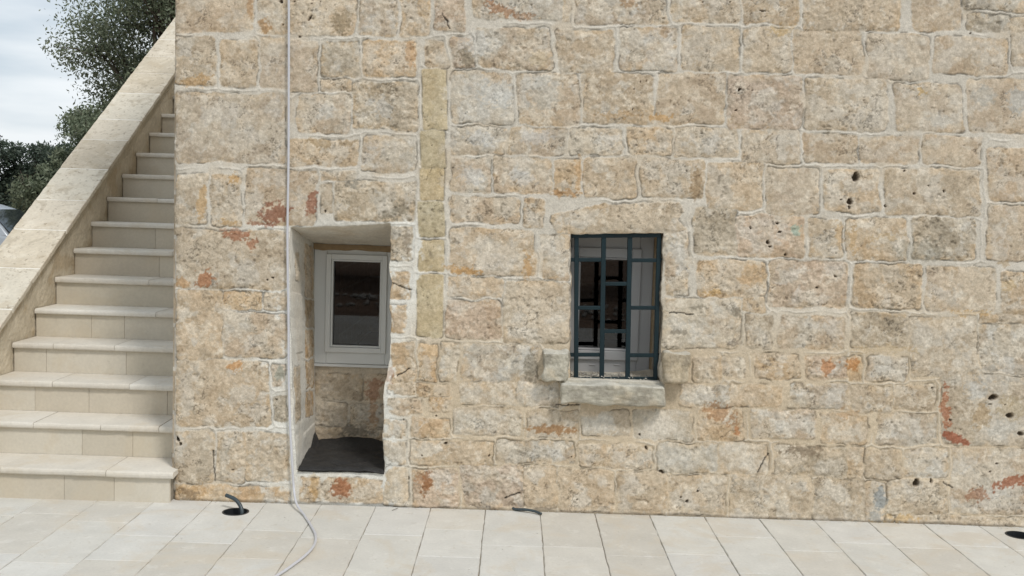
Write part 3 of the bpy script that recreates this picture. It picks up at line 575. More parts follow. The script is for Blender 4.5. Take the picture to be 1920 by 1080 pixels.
# niche window
a = bz(589, 684, .6); xr = -.655
wz0, wz1 = float(a[2]), float(bz(650, 458, .6)[2])
fx = float(bz(613, 560, .6)[0]); gx0 = float(bz(625, 560, .6)[0]); gx1 = float(bz(712, 560, .6)[0]); fx1 = float(bz(723.5, 560, .6)[0])
zb = float(bz(660, 659, .6)[2]); ztp = float(bz(660, 479, .6)[2])
fxL = float(a[0])-.01
window('window', 'white framed small window deep in the niche', fxL, fx1+(fx-fxL), wz0+.012, wz1, .60, (fx-fxL, fx-fxL, zb-wz0-.012, wz1-ztp), gx0-fx-.008, building)
sl = MB(); sl.box(fxL, -.64, .588, .64, wz0-.006, wz0+.010); sl.build('sill_strip', M['white'], building, bevel=.002)
# grilled window
Yw = .25; P = lambda x, y: bz(x, y, Yw)
gl0, gl1 = float(P(1088, 570)[0]), float(P(1176, 570)[0]); gt, gb = float(P(1130, 481)[2]), float(P(1130, 656)[2])
sx1 = float(P(1197, 570)[0]); fx1 = float(P(1222, 570)[0]); sx0 = gl0-(sx1-gl1); z_b = float(P(1130, 703)[2]); z_sb = float(P(1130, 672)[2])
st = float(P(1130, 467)[2]); ft = st+.075
window('window', 'white framed window behind the iron grille', sx0-(fx1-sx1), fx1, z_b, ft, Yw, (fx1-sx1, fx1-sx1, z_sb-z_b, ft-st), sx1-gl1-.012, building, 'white_shaded')
fill = MB(); fill.box(.2, 1.0, Yw+.01, Yw+.05, ft-.01, 1.75); fill.box(fx1-.004, 1.0, Yw+.012, Yw+.05, .6, 1.7); fill.box(-.1, sx0-(fx1-sx1)+.004, Yw+.012, Yw+.05, .6, 1.7); fill.box(.2, 1, Yw+.012, Yw+.05, .5, z_b+.004)
fill.v = fill.v; fill.c = [tuple(lin((176, 156, 128)))]*len(fill.v); fill.build('jamb_infill', M['plaster'], building)
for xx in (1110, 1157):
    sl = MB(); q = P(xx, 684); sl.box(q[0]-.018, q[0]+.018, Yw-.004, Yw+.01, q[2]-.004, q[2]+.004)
    sl.build('drain_cap', M['white_shaded'], building, bevel=.002)
# grille: one iron piece set in the opening
gY = .035; G = lambda x, y: bz(x, y, gY)
mb = MB(); hw = .0118
def bar(p, q, h=hw, dy=0.):
    p, q = G(*p), G(*q); d = q-p; d /= np.linalg.norm(d); n_ = np.array((-d[2], 0, d[0]))*h; y_ = np.array((0, h-dy, 0))
    v = [p-n_-y_, q-n_-y_, q+n_-y_, p+n_-y_, p-n_+y_, q-n_+y_, q+n_+y_, p+n_+y_]
    mb.add(v, [(0, 1, 2, 3), (7, 6, 5, 4), (1, 0, 4, 5), (2, 1, 5, 6), (3, 2, 6, 7), (0, 3, 7, 4)])
bar((1081, 438), (1080, 715)); bar((1236, 438), (1228.5, 715))
bar((1132, 444), (1128, 708), .0125, .0015); bar((1181, 444), (1176.5, 708), .0125, .0015)
bar((1072, 442), (1239, 441), hw, -.0015); bar((1076, 711), (1232, 711), hw, -.0015)
for a_, b_, y in ((1069, 1131, 487), (1181, 1242, 488), (1131, 1181, 532), (1081, 1131, 577), (1181, 1234, 577), (1130, 1180, 621), (1066, 1129, 665), (1178, 1240, 666)):
    bar((a_, y), (b_, y), .0105, .003)
bar((1204.5, 712), (1204.5, 722), .004)
grille = mb.build('window_grille', M['grille'], building, bevel=.0025); grille['label'] = 'dark teal iron grille of square bars with offset rungs'
# rough projecting blocks
def block(name, x0, x1, y0, y1, Yf, Yb, cols, seed, parent, label, round_=.02, taper=None, rg=.017):
    """rough squared stone standing proud of the wall; front face surveyed on the plane y = Yf"""
    c = [bz(x, y, Yf) for x, y in ((x0, y1), (x1, y1), (x1, y0), (x0, y0))]
    X0_, X1_ = (c[0][0]+c[3][0])/2, (c[1][0]+c[2][0])/2; Z0_, Z1_ = (c[0][2]+c[1][2])/2, (c[2][2]+c[3][2])/2
    cen = np.array(((X0_+X1_)/2, (Yf+Yb)/2, (Z0_+Z1_)/2)); half = np.array(((X1_-X0_)/2, (Yb-Yf)/2, (Z1_-Z0_)/2))
    bm = bmesh.new(); bmesh.ops.create_cube(bm, size=2)
    bmesh.ops.subdivide_edges(bm, edges=bm.edges[:], cuts=34, use_grid_fill=True)
    me_v = np.array([v_.co[:] for v_ in bm.verts]); faces = [tuple(v_.index for v_ in f_.verts) for f_ in bm.faces]; bm.free()
    q = me_v*half; rr = round_; inner = np.clip(q, -(half-rr), half-rr); dlt = q-inner; ln_ = np.linalg.norm(dlt, axis=1)+1e-9
    q = inner+dlt*(np.minimum(rr, ln_)/ln_)[:, None]; nrm = dlt/ln_[:, None]
    u = (q[:, 0]+q[:, 1]*.7)*348; v_ = (q[:, 2]+q[:, 1]*.6)*348
    h = (fbm(u, v_, 62, seed+9, 2)-.5)*.034+(fbm(u, v_, 26, seed, 5, .6)-.5)*2*rg+(fbm(u*1.3, v_, 7, seed+3, 3)-.5)*.004
    if taper: q[:, 0] *= 1-taper*(.5-q[:, 2]/half[2]*.5)*np.sign(half[0]); 
    q = q+nrm*h[:, None]+cen
    m = sst(.4, .62, fbm(u, v_, 22, seed+5, 5, .6))[:, None]; m2 = sst(.5, .7, fbm(u, v_, 34, seed+6, 5, .6))[:, None]
    col = np.array(cols[0])*(1-m)+np.array(cols[1])*m; col = col*(1-m2*.6)+np.array(cols[2])*m2*.6+(fbm(u, v_, 5, seed+7, 3)[:, None]-.5)*44
    tp = sst(.35, .8, nrm[:, 2])[:, None]*.6; col = col*(1-tp)+np.array((206, 204, 194))*tp  # upward faces painted paler, sky light on the tops put into the colour
    o = link_mesh(name, q, faces, M['stone'], parent, True, to_alb(np.clip(col, 20, 245))); o['label'] = label
    return o
lc = ((184, 178, 162), (158, 152, 138), (192, 178, 154))
block('window_ledge', 1051, 1249, 722, 763, -.10, .05, lc, 701, building, 'greenish grey rough stone ledge under the grilled window', .018)
block('corbel', 1016, 1066, 660, 718, -.085, .04, lc, 712, building, 'grey rough corbel stone left of the grilled window', .018)
block('corbel', 1244, 1298, 660, 720, -.085, .04, ((184, 170, 146), (162, 150, 130), (194, 174, 144)), 723, building, 'tan rough corbel stone right of the grilled window', .02, .12)

# ------------------------------------------------------------------ ground, paving
mb = MB(); mb.add([(-300, -300, -.09), (300, -300, -.09), (300, 300, -.09), (-300, 300, -.09)], [(0, 1, 2, 3)])
tag(mb.build('ground', M['ground']), kind='structure')
mb = MB(); bedc = tuple(lin((150, 142, 128)))
PAV = []
rp = random.Random(11); XJ0 = -.1165; TW = .30
first = {-1: .39+.0, -2: .507, -3: .593, -4: .5, -5: .72, -6: .64, 0: .618, 1: .607, 2: .709, 3: .66, 4: .356, 5: .55, 6: .40}
firstw = {}
YEND = -8.5
HOLE = {}
holes_w = [((-1.435, -.192), .066), ((2.735, -.165), .068)]
def outline(x0, x1, y0, y1, rr, step=.05):
    pts = []
    c = [(x0, y0), (x1, y0), (x1, y1), (x0, y1)]; j = [(rr.uniform(-.0012, .0012), rr.uniform(-.0012, .0012)) for _ in c]; c = [(p[0]+q_[0], p[1]+q_[1]) for p, q_ in zip(c, j)]
    for k in range(4):
        a_, b_ = c[k], c[(k+1) % 4]; L_ = math.dist(a_, b_); n = max(2, int(L_/step))
        for i in range(n):
            t_ = i/n; nn = rr.gauss(0, .0011) if i else 0; ch = .005 if i == 0 else 0
            x = a_[0]+(b_[0]-a_[0])*t_; y = a_[1]+(b_[1]-a_[1])*t_
            if k % 2 == 0: y += nn
            else: x += nn
            if i == 0:  # clipped corner
                pa = c[k-1]; d1_ = ((pa[0]-x), (pa[1]-y)); l1 = math.hypot(*d1_); d2_ = (b_[0]-x, b_[1]-y); l2 = math.hypot(*d2_); ch = rr.uniform(.002, .006)
                pts.append((x+d1_[0]/l1*ch, y+d1_[1]/l1*ch)); pts.append((x+d2_[0]/l2*ch, y+d2_[1]/l2*ch))
            else: pts.append((x, y))
    return pts
def slab(mb, pts, z, th, col, ins=.003, hole=None):
    n = len(pts); cx = sum(p[0] for p in pts)/n; cy = sum(p[1] for p in pts)/n
    def inset(p, d):
        dx, dy = cx-p[0], cy-p[1]; l_ = math.hypot(dx, dy); return (p[0]+dx/l_*d*1.3, p[1]+dy/l_*d*1.3)
    lo = [(p[0], p[1], z-th) for p in pts]; md = [(p[0], p[1], z-.0035) for p in pts]; hi = [(*inset(p, ins), z) for p in pts]
    f = []
    for i in range(n):
        j = (i+1) % n; f.append((i, j, n+j, n+i)); f.append((n+i, n+j, 2*n+j, 2*n+i))
    v = lo+md+hi
    if hole is None: f.append(tuple(2*n+i for i in range(n)))
    else:
        (hx, hy), hr = hole; m = 28; hv = [(hx+hr*math.cos(2*math.pi*k/m), hy+hr*math.sin(2*math.pi*k/m), z) for k in range(m)]
        base = len(v); v = v+hv+[(p[0], p[1], z-th) for p in hv]
        # two halves, cut along the horizontal line through the hole
        li = min(range(n), key=lambda i: (hi[i][1]-hy)**2+(0 if hi[i][0] < hx-hr else 9)); ri = min(range(n), key=lambda i: (hi[i][1]-hy)**2+(0 if hi[i][0] > hx+hr else 9))
        lower = []; i = li
        while True:
            lower.append(2*n+i)
            if i == ri: break
            i = (i+1) % n
        f.append(tuple(lower+[base+k % m for k in range(m, m//2-1, -1)]))   # right side of hole round the bottom to the left
        upper = []; i = ri
        while True:
            upper.append(2*n+i)
            if i == li: break
            i = (i+1) % n
        f.append(tuple(upper+[base+k for k in range(m//2, -1, -1)]))
        for k in range(m): f.append((base+k, base+m+k, base+m+(k+1) % m, base+(k+1) % m))
    mb.add(v, f, col)
bed = MB(); kk = -34
pav = MB(); cols_p = [(212, 210, 202), (214, 212, 205), (208, 205, 196), (204, 198, 186), (212, 207, 196), (200, 194, 182), (210, 208, 202)]
for k in range(-34, 30):
    x0 = XJ0+k*TW; x1 = x0+TW; left_of_wall = x1 < XB-.02
    ys = -.0; y = 0.012 if not left_of_wall else 0.012
    d = first.get(k, rp.uniform(.3, .62)); ystart = .012
    while y > YEND:
        y2 = max(y-(d if y == ystart else rp.choice([.36, .42, .48, .55, .62])), YEND)
        hl = None
        for h_ in holes_w:
            if x0 < h_[0][0] < x1 and y2 < h_[0][1] < y: hl = h_
        c = np.array(rp.choice(cols_p))*.6+np.array((209, 206, 198))*.4+rp.uniform(-2, 2); gp = .0015
        slab(pav, outline(x0+gp, x1-gp, y2+gp, y-gp, rp), rp.uniform(-.0008, .0008), .02, tuple(lin(c)*.905), hole=hl)
        y = y2
tag(pav.build('pavement', M['paver']), kind='structure')
gb_ = MB(); gb_.box(XJ0-34*TW-.02, XJ0+30*TW+.02, YEND-.02, -.30, -.06, -.0075, bedc)
# bed strip by the wall, cut round the two drain holes
xs_ = [XJ0-34*TW-.02, -1.435-.075, -1.435+.075, 2.735-.078, 2.735+.078, XJ0+30*TW+.02]
for i, (a_, b_) in enumerate(zip(xs_[:-1], xs_[1:])):
    if i in (1, 3):
        yc = -.192 if i == 1 else -.165; gb_.box(a_, b_, -.30, yc-.075, -.06, -.0075, bedc); gb_.box(a_, b_, yc+.075, .02, -.06, -.0075, bedc)
    else: gb_.box(a_, b_, -.30, .02, -.06, -.0075, bedc)
tag(gb_.build('pavement_bedding', M['plaster']), kind='structure')

# ------------------------------------------------------------------ staircase
YN, TD, ZN, RS, XL, XR = -.0894, .302, .1721, .1835, -3.1004, -1.83
stair = empty('staircase', (XL, 0, 0)); tag(stair, 'pale limestone outdoor staircase climbing beside the building behind a sloping parapet', 'staircase')
rt = random.Random(3)
splits = {1: [.28, .72], 2: [.32, .62, .88], 3: [.30, .66], 4: [.2, .5, .9], 5: [.62], 6: [.5], 7: [.55], 8: [.8], 9: [.3], 10: [.5], 11: [], 12: [], 13: [], 14: []}
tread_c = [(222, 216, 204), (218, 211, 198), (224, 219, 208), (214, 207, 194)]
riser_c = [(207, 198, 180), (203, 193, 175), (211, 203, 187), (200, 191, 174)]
def edgebox(mb, x0, x1, y0, y1, z0, z1, col, rr):
    """slab with a slightly worn, rounded front edge"""
    n = max(3, int((x1-x0)/.03)); prof = [(y0+.003, z0), (y0, z0+.006), (y0-.001, (z0+z1)/2), (y0+.001, z1-.008), (y0+.005, z1-.002), (y0+.012, z1), (y1, z1)]
    v = []; f = []; m = len(prof)
    w1 = rr.uniform(0, 50)
    for i in range(n+1):
        x = x0+(x1-x0)*i/n; e_ = rr.gauss(0, .0011) ; e2 = rr.gauss(0, .0008)
        dx = 0
        for k, (py_, pz_) in enumerate(prof): v.append((x, py_+(e_ if k < 5 else 0), pz_+(e2 if 1 < k < 6 else 0)))
    for i in range(n):
        for k in range(m-1): f.append((i*m+k, i*m+m+k, i*m+m+k+1, i*m+k+1))
    f.append(tuple(range(m))[::-1][::-1]); f.append(tuple(n*m+k for k in range(m)))
    f.append(tuple([0]+[i*m for i in range(1, n+1)]+[n*m+m-1, m-1]))
    mb.add(v, f, col)
for n in range(1, 19):
    y0 = YN+(n-1)*TD; z1 = ZN+(n-1)*RS; z0 = z1-.033; xr_ = XR+(.028 if n == 1 else 0); xl_ = XL
    sp = splits.get(n, [.5]); cut = [xl_]+[xl_+(xr_-xl_)*s for s in sp]+[xr_]
    tm_ = MB()
    for a_, b_ in zip(cut[:-1], cut[1:]):
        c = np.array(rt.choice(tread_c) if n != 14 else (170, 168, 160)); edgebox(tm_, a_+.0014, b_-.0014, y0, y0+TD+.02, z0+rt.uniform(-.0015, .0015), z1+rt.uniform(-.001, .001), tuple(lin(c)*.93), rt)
    tm_.build('tread', M['smoothstone'], stair, bevel=0)
    rm_ = MB(); zlow = z1-RS if n > 1 else 0; sp = sorted([rt.uniform(.1, .3), rt.uniform(.45, .6), rt.uniform(.75, .9)]) if n < 6 else [rt.uniform(.35, .7)]
    cut = [xl_]+[xl_+(XR-xl_)*s for s in sp]+[XR+.004]
    for a_, b_ in zip(cut[:-1], cut[1:]):
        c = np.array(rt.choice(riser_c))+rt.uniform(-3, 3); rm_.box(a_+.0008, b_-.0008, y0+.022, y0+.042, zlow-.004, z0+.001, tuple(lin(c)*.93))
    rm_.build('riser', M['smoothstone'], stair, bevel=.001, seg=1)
    if n == 1:
        core = MB()
    core.box(xl_+.001, XR-.001, y0+.041, y0+TD+.045, -.02, z0-.002, bedc)
core.build('stair_core', M['plaster'], stair)
ztop = ZN+17*RS; YT = YN+18*TD
ld = MB(); ld.box(XL, XB, YT+.0, YT+3.5, -.02, ztop, tuple(lin((205, 200, 190)))); ld.build('landing', M['smoothstone'], stair)
# parapet with sloping coping
CS, CY0, CZ0 = .600, .967, 1.052
zc = lambda y: CZ0+CS*(y-CY0)
PXI, PXO = XL, XL-.33
yb, yt = -.62, 5.6
def para_grid(X, sgn, name):
    m = 150; a = np.linspace(yb, yt, m*2); s = np.linspace(0, 1, 90); A, S_ = np.meshgrid(a, s); zt = CZ0+CS*(A-CY0)-.028
    Z = -.02+(zt+.02)*S_; u, v_ = A.ravel()*348, Z.ravel()*348
    h = (fbm(u, v_, 40, 810, 5, .55)-.5)*.018+(fbm(u, v_, 7, 811, 3)-.5)*.004
    c = np.array((204, 193, 172))+(fbm(u, v_, 60, 812, 4)[:, None]-.5)*34+(fbm(u, v_, 6, 813, 3)[:, None]-.5)*26
    st_ = sst(.58, .72, fbm(u, v_, 40, 814, 4))[:, None]; c = c*(1-st_*.5)+np.array((180, 160, 130))*st_*.5
    P_ = np.stack([X+sgn*(h-.006), A.ravel(), Z.ravel()], 1); ix = np.arange(P_.shape[0]).reshape(90, -1)
    F = np.stack([ix[:-1, :-1].ravel(), ix[:-1, 1:].ravel(), ix[1:, 1:].ravel(), ix[1:, :-1].ravel()], 1)
    return P_, F, to_alb(c)
a1 = para_grid(PXI, 1, ''); a2 = para_grid(PXO, -1, '')
endv = np.array([(PXO, yb, -.02), (PXI-.0, yb, -.02), (PXI-.0, yb, zc(yb)-.028), (PXO, yb, zc(yb)-.028)]); endf = np.array([[0, 1, 2, 3]])
n1_, n2_ = len(a1[0]), len(a2[0])
par = link_mesh('parapet_wall', np.concatenate([a1[0], a2[0], endv]), np.concatenate([a1[1], a2[1]+n1_, endf+n1_+n2_]), M['plaster'], stair, True, np.concatenate([a1[2], a2[2], np.ones((4, 3))*.5]))
cp = MB(); y = yb-.03; cxi, cxo = XL+.022, XL-.345; rc = random.Random(8)
cc_ = [(215, 205, 187), (208, 197, 178), (218, 210, 193), (212, 201, 181), (204, 194, 176)]
nrm_c = np.array((0, -CS, 1))/math.hypot(CS, 1)
while y < yt:
    L_ = rc.uniform(.30, .44); y2 = min(y+L_, yt); m = 10; v = []; f = []
    c = tuple(lin(np.array(rc.choice(cc_))+rc.uniform(-8, 6))*.93); dz = rc.uniform(-.0015, .0015)
    ya, yb2 = y+.007, y2-.007; ring = []
    for i in range(m+1): ring.append((cxi+rc.gauss(0, .0012), ya+(yb2-ya)*i/m))
    for i in range(m+1): ring.append((cxo+rc.gauss(0, .0012), yb2-(yb2-ya)*i/m))
    n = len(ring); cy_ = (ya+yb2)/2; cxm = (cxi+cxo)/2
    top = [(cxm+(p[0]-cxm)*.985, cy_+(p[1]-cy_)*.985, zc(cy_+(p[1]-cy_)*.985)+dz) for p in ring]; mid_ = [(p[0], p[1], zc(p[1])-.004+dz) for p in ring]; lo = [(p[0], p[1], zc(p[1])-.032) for p in ring]
    v = lo+mid_+top
    for i in range(n):
        j = (i+1) % n; f += [(i, j, n+j, n+i), (n+i, n+j, 2*n+j, 2*n+i)]
    f.append(tuple(2*n+i for i in range(n))); f.append(tuple(range(n))[::-1]); cp.add(v, f, c); y = y2
cp.build('coping', M['coping'], par)
jm = MB(); v = []
for xx in (cxi-.004, cxo+.004):
    for yy in (yb-.02, yt-.01): v += [(xx, yy, zc(yy)-.029), (xx, yy, zc(yy)-.0045)]
jm.add(v, [(0, 1, 3, 2), (4, 6, 7, 5), (0, 2, 6, 4), (1, 5, 7, 3), (0, 4, 5, 1), (2, 3, 7, 6)], tuple(lin((232, 228, 218)))); jm.build('coping_mortar', M['plaster'], par)

# ------------------------------------------------------------------ things by the wall
# membrane in the niche
fz = .19
nu, nv = 60, 60; v = []
mn = np.meshgrid(np.linspace(0, 1, nu+1), np.linspace(0, 1, nv+1)); U_, V2 = mn[0].ravel(), mn[1].ravel()
xl0, xr0 = float(atY(560, 880, 0)[0]), -.675; xlb = float(bz(588, 830, .58)[0])
xm = (xl0*(1-V2)+xlb*V2)*(1-U_)+xr0*U_
ym = -.008+V2*.575+ (fbm(U_*60, V2*60, 16, 900, 3)-.5)*.01*(1-V2)
zm = .196+.010*np.sin(U_*3.1)*V2+(fbm(U_*60, V2*60, 18, 901, 3)-.5)*.012+.042*sst(.75, 1, V2)*np.sin(U_*math.pi)**.5
fold = sst(.07, 0, U_)*sst(.72, .95, V2); zm = zm+fold*.075; xm = xm-fold*.002
left = sst(.10, 0, U_)*sst(.15, .7, V2)*(1-sst(.72, .95, V2)); zm = zm+left*.018
zm = zm-.012*sst(.05, 0, V2)+.024*(fbm(U_*60+V2*25, V2*60, 9, 905, 2)-.5)
ix = np.arange((nu+1)*(nv+1)).reshape(nv+1, nu+1); F = np.stack([ix[:-1, :-1].ravel(), ix[:-1, 1:].ravel(), ix[1:, 1:].ravel(), ix[1:, :-1].ravel()], 1)
ms_ = link_mesh('floor_mat', np.stack([xm, ym, zm], 1), F, M['mat'], None, True)
so = ms_.modifiers.new('solid', 'SOLIDIFY'); so.thickness = .007; so.offset = 1
tag(ms_, 'black membrane sheet lying on the bottom of the wall niche', 'mat')
# hose
hp = [bz(542, -60, -.03), bz(541.5, 150, -.028), bz(541, 300, -.026), bz(539, 450, -.026), bz(541, 600, -.024), bz(541.5, 700, -.024), bz(544, 800, -.028), bz(548, 870, -.034), bz(551, 915, -.035)]
hp = [np.array(p) for p in hp]; zf = .0105
for x, y in ((556, 944), (570, 965), (583, 985), (592, 1004), (589, 1022), (574, 1040), (548, 1060), (515, 1082), (470, 1105), (400, 1150)):
    hp.append(np.array(atZ(x, y, zf if y > 950 else .035), float))
hp = [np.array((hp[0][0]+.02, -.06, 5.2))]+[np.array((hp[0][0]+.004, -.058, 3.6))]+hp
mb = MB(); tube(mb, [tuple(p) for p in spline(hp, 10)], .0063, 10); ho = mb.build('hose', M['hose'], None, True)
tag(ho, 'milky white hose hanging down the wall left of the niche and curling over paving', 'hose')
# drains with conduit
def drain(cx, cy, r, label, group):
    t_ = empty('floor_drain', (cx, cy, 0)); tag(t_, label, 'drain', group)
    mb = MB(); m = 28; v = []; f = []
    prof = [(r+.004, .0012), (r+.004, .003), (r-.004, .003), (r-.005, -.055)]
    for rr_, z in prof:
        for k in range(m): v.append((cx+rr_*math.cos(2*math.pi*k/m), cy+rr_*math.sin(2*math.pi*k/m), z))
    for i in range(len(prof)-1):
        for k in range(m): f.append((i*m+k, i*m+(k+1) % m, (i+1)*m+(k+1) % m, (i+1)*m+k))
    f.append(tuple(3*m+k for k in range(m))); mb.add(v, f); mb.build('drain_ring', M['black'], t_, False); return t_
drain(-1.435, -.192, .066, 'round black floor hole with a bent dark conduit sticking out of it', 'round floor holes')
drain(2.735, -.165, .068, 'round black floor hole at the far right edge of the paving', 'round floor holes')
Q = lambda x, y, Y: np.array(atY(x, y, Y), float)
mb = MB(); tube(mb, [tuple(p) for p in spline([(-1.40, -.20, -.05), Q(454, 966, -.195), Q(453, 955, -.185), Q(448, 944, -.17), Q(439, 935, -.155), Q(424, 928.5, -.13)], 8)], .0105, 10, cap=True)
tag(mb.build('conduit', M['conduit'], None, True), 'short dark grey conduit bending out of the left floor hole', 'pipe')
mb = MB(); a = np.array(atZ(968, 955, .010)); cz = [tuple(a+np.array((-.02, .012, .002))), tuple(a), tuple(np.array(atZ(985, 955.5, .016))), tuple(np.array(atZ(1002, 958.5, .014))), tuple(np.array(atZ(1015, 963.5, .009)))]
tube(mb, spline(cz, 8), .0075, 10); tag(mb.build('cable', M['conduit'], None, True), 'short dark cable end lying at the foot of the wall under the grilled window', 'cable')
mb = MB(); tube(mb, spline([tuple(np.array(atZ(735, 957, .006))), tuple(np.array(atZ(741, 954.5, .008))), tuple(np.array(atZ(746, 952.5, .006)))], 4), .0015, 5)
tag(mb.build('twig', M['bark'], None, True), 'thin dry twig on the paving at the foot of the wall below the niche', 'twig')
# brick chip on the ninth riser
mb = MB(); yv = YN+8*TD; q = bz(315, 366, yv); mb.box(q[0]-.035, q[0]+.05, yv-.0, yv+.06, ZN+8*RS+.001, ZN+8*RS+.02, tuple(lin((176, 138, 104))))
# crumbs
rg_ = np.random.default_rng(4)
def rocks(name, pts, smin, smax, mat, label, cat, flat=.5):
    V = []; F = []; base = np.array([(1, 0, 0), (-1, 0, 0), (0, 1, 0), (0, -1, 0), (0, 0, 1), (0, 0, -1)], float)
    fc = np.array([(0, 2, 4), (2, 1, 4), (1, 3, 4), (3, 0, 4), (2, 0, 5), (1, 2, 5), (3, 1, 5), (0, 3, 5)])
    for k, p in enumerate(pts):
        s = rg_.uniform(smin, smax); a = rg_.uniform(0, 6.28); b = base*(rg_.uniform(.6, 1.3, (6, 1)))*np.array((1, .7, flat))*s
        b = np.stack([b[:, 0]*math.cos(a)-b[:, 1]*math.sin(a), b[:, 0]*math.sin(a)+b[:, 1]*math.cos(a), b[:, 2]], 1)+np.array(p)+np.array((0, 0, s*flat*.6)); V.append(b); F.append(fc+6*k)
    o = link_mesh(name, np.concatenate(V), np.concatenate(F), mat); tag(o, label, cat, kind='stuff'); return o
pts = [tuple(np.array(atZ(x, y, .001))) for x, y in ((572, 988), (662, 1016), (569, 1064), (823, 1030), (880, 1068), (952, 1046), (965, 1070), (1160, 997), (1345, 1003), (1347, 1041), (966, 1068), (540, 1071), (705, 1062))]
pts += [(rg_.uniform(-3, 3), rg_.uniform(-1.3, -.02), .001) for _ in range(40)]+[(rg_.uniform(-1.8, 2.9), -abs(rg_.normal(0, .012))-.012, .001) for _ in range(170)]
rocks('mortar_crumbs', pts, .0015, .0055, mat_col('crumb', attr=False, base=(.62, .60, .55), nsc=(30, 9), amp=(.1, .1), bump=0), 'small white mortar crumbs scattered on the paving', 'debris')
q0 = bz(1075, 706, .06); pts = [(rg_.uniform(.32, .79), rg_.uniform(.01, .22), .745+rg_.uniform(-.004, .006)) for _ in range(260)]
rocks('plaster_debris', pts, .003, .009, M['rock'], 'white broken plaster bits on the sill behind the iron grille', 'debris')
mb = MB(); mb.box(.29, .81, -.02, .27, .70, .742, tuple(lin((196, 190, 176)))); mb.build('window_sill', M['plaster'], building, bevel=.006)

# ------------------------------------------------------------------ trees
def tree(name, label, x, y, h, cz, rx, rz, nleaf, lsize, mat, seed, low=.0, group=None, lumps=26, trunk=.16, ry=None):
    rr = np.random.default_rng(seed); t_ = empty(name, (x, y, -.09)); tag(t_, label, 'tree', group)
    ry = ry or rx; mb = MB(); top = np.array((0, 0, cz*.55)); pr = random.Random(seed)
    tube(mb, spline([(0, 0, 0), (pr.uniform(-.1, .1), pr.uniform(-.1, .1), cz*.3), tuple(top)], 6), [trunk*(1.25-.6*i/12) for i in range(13)], 9)
    cl = []
    for i in range(lumps):
        d = rr.normal(size=3); d /= np.linalg.norm(d); k = rr.uniform(.45, .92)
        if d[2] < -.75+low: d[2] *= .4
        if d[2] < 0 and low == 0: d[2] *= .75; d[0] *= .85
        cen = np.array((d[0]*rx*k, d[1]*ry*k, cz+d[2]*rz*k)); cl.append((cen, rr.uniform(.24, .42)*min(rx, rz)))
        midp = (top+cen)/2+rr.normal(size=3)*.15*rx
        tube(mb, spline([tuple(top*.9), tuple(midp), tuple(cen)], 5), [max(.012, trunk*.42*(1-j/11)) for j in range(11)], 6)
        for q_ in range(5):
            d3 = rr.normal(size=3); d3 /= np.linalg.norm(d3); e3 = cen+d3*cl[-1][1]*1.05
            tube(mb, [tuple(midp+(cen-midp)*rr.uniform(.3, 1)), tuple((cen+e3)/2+rr.normal(size=3)*.03), tuple(e3)], [.014, .01, .004], 4)
            if rr.random() < .6: cl.append((e3, cl[-1-0][1]*rr.uniform(.25, .5)) if False else (e3, rr.uniform(.08, .17)*min(rx, rz)))
    mb.v = [(a_+x, b_+y, c_-.09) for a_, b_, c_ in mb.v]
    mb.build('trunk', M['bark'], t_, True)
    wgt = np.array([c_[1]**2.2 for c_ in cl]); wgt /= wgt.sum(); pick = rr.choice(len(cl), nleaf, p=wgt)
    cen = np.array([c_[0] for c_ in cl])[pick]; rad = np.array([c_[1] for c_ in cl])[pick]
    d = rr.normal(size=(nleaf, 3)); d /= np.linalg.norm(d, axis=1)[:, None]; rd = rad*(rr.random(nleaf)**.45)*(1+.25*rr.normal(size=nleaf)*.5)
    # twiggy clumping: leaves gather along directions
    P_ = cen+d*rd[:, None]*np.array((1, 1, .75))
    a = rr.normal(size=(nleaf, 3)); a /= np.linalg.norm(a, axis=1)[:, None]; b = np.cross(a, rr.normal(size=(nleaf, 3))); b /= np.linalg.norm(b, axis=1)[:, None]
    s = lsize*rr.uniform(.6, 1.25, (nleaf, 1)); a = a*s; b = b*s*.42
    V = np.stack([P_-a, P_+b*1.0-a*.1, P_+a, P_-b-a*.1], 1).reshape(-1, 3)+np.array((x, y, -.09)); F = np.arange(nleaf*4).reshape(-1, 4)
    link_mesh('crown', V, F, mat, t_); return t_
tree('holm_oak', 'tall grey-green oak tree with airy crown rising behind the stair parapet', -4.65, 11, 6.5, 3.45, 2.4, 3.1, 270000, .032, M['leaf'], 21, lumps=120)
spec = [(-13.0, 18.0, 1.9, 1.5, 2.0, 'dark bushy tree at the left edge of the photo behind the parked car'),
        (-11.2, 19.5, 1.5, 1.4, 1.6, 'second dark bushy tree from the left, low behind the parapet'),
        (-9.3, 17.6, 1.85, 1.45, 2.0, 'mid green low tree just below the tall oak crown'),
        (-7.6, 16.5, 1.5, 1.7, 1.5, 'low dark tree directly behind the trunk of the tall oak')]
for i, (x, y, cz, rx, rz, lb) in enumerate(spec):
    tree('bushy_tree', lb, x, y, 3, cz, rx, rz, 48000, .052, M['leaf2' if i != 2 else 'leaf'], 40+i, group='low trees beyond the stairs', lumps=40, trunk=.1, low=.4)
# orchard behind the viewer, seen in the window panes
for i, (x, y) in enumerate(((-9, -17), (-4.5, -18.5), (-.5, -16.5), (4.2, -18), (8.5, -17))):
    tree('orchard_tree', ('first', 'second', 'third', 'fourth', 'fifth')[i]+' dark tree of the row mirrored in the window panes, counted from the left', x, y, 4, 2.2, 2.4, 2.1, 9000, .11, M['leaf2'], 70+i, group='orchard trees facing the building', lumps=20, low=.4)
pts = [(rg_.uniform(-8, 8), rg_.choice([-10.6, -11.4, -12.4])+rg_.normal(0, .2), -.09) for _ in range(500)]
rocks('field_stones', pts, .03, .11, M['rock'], 'pale stones in rows on the soil facing the building', 'stones')

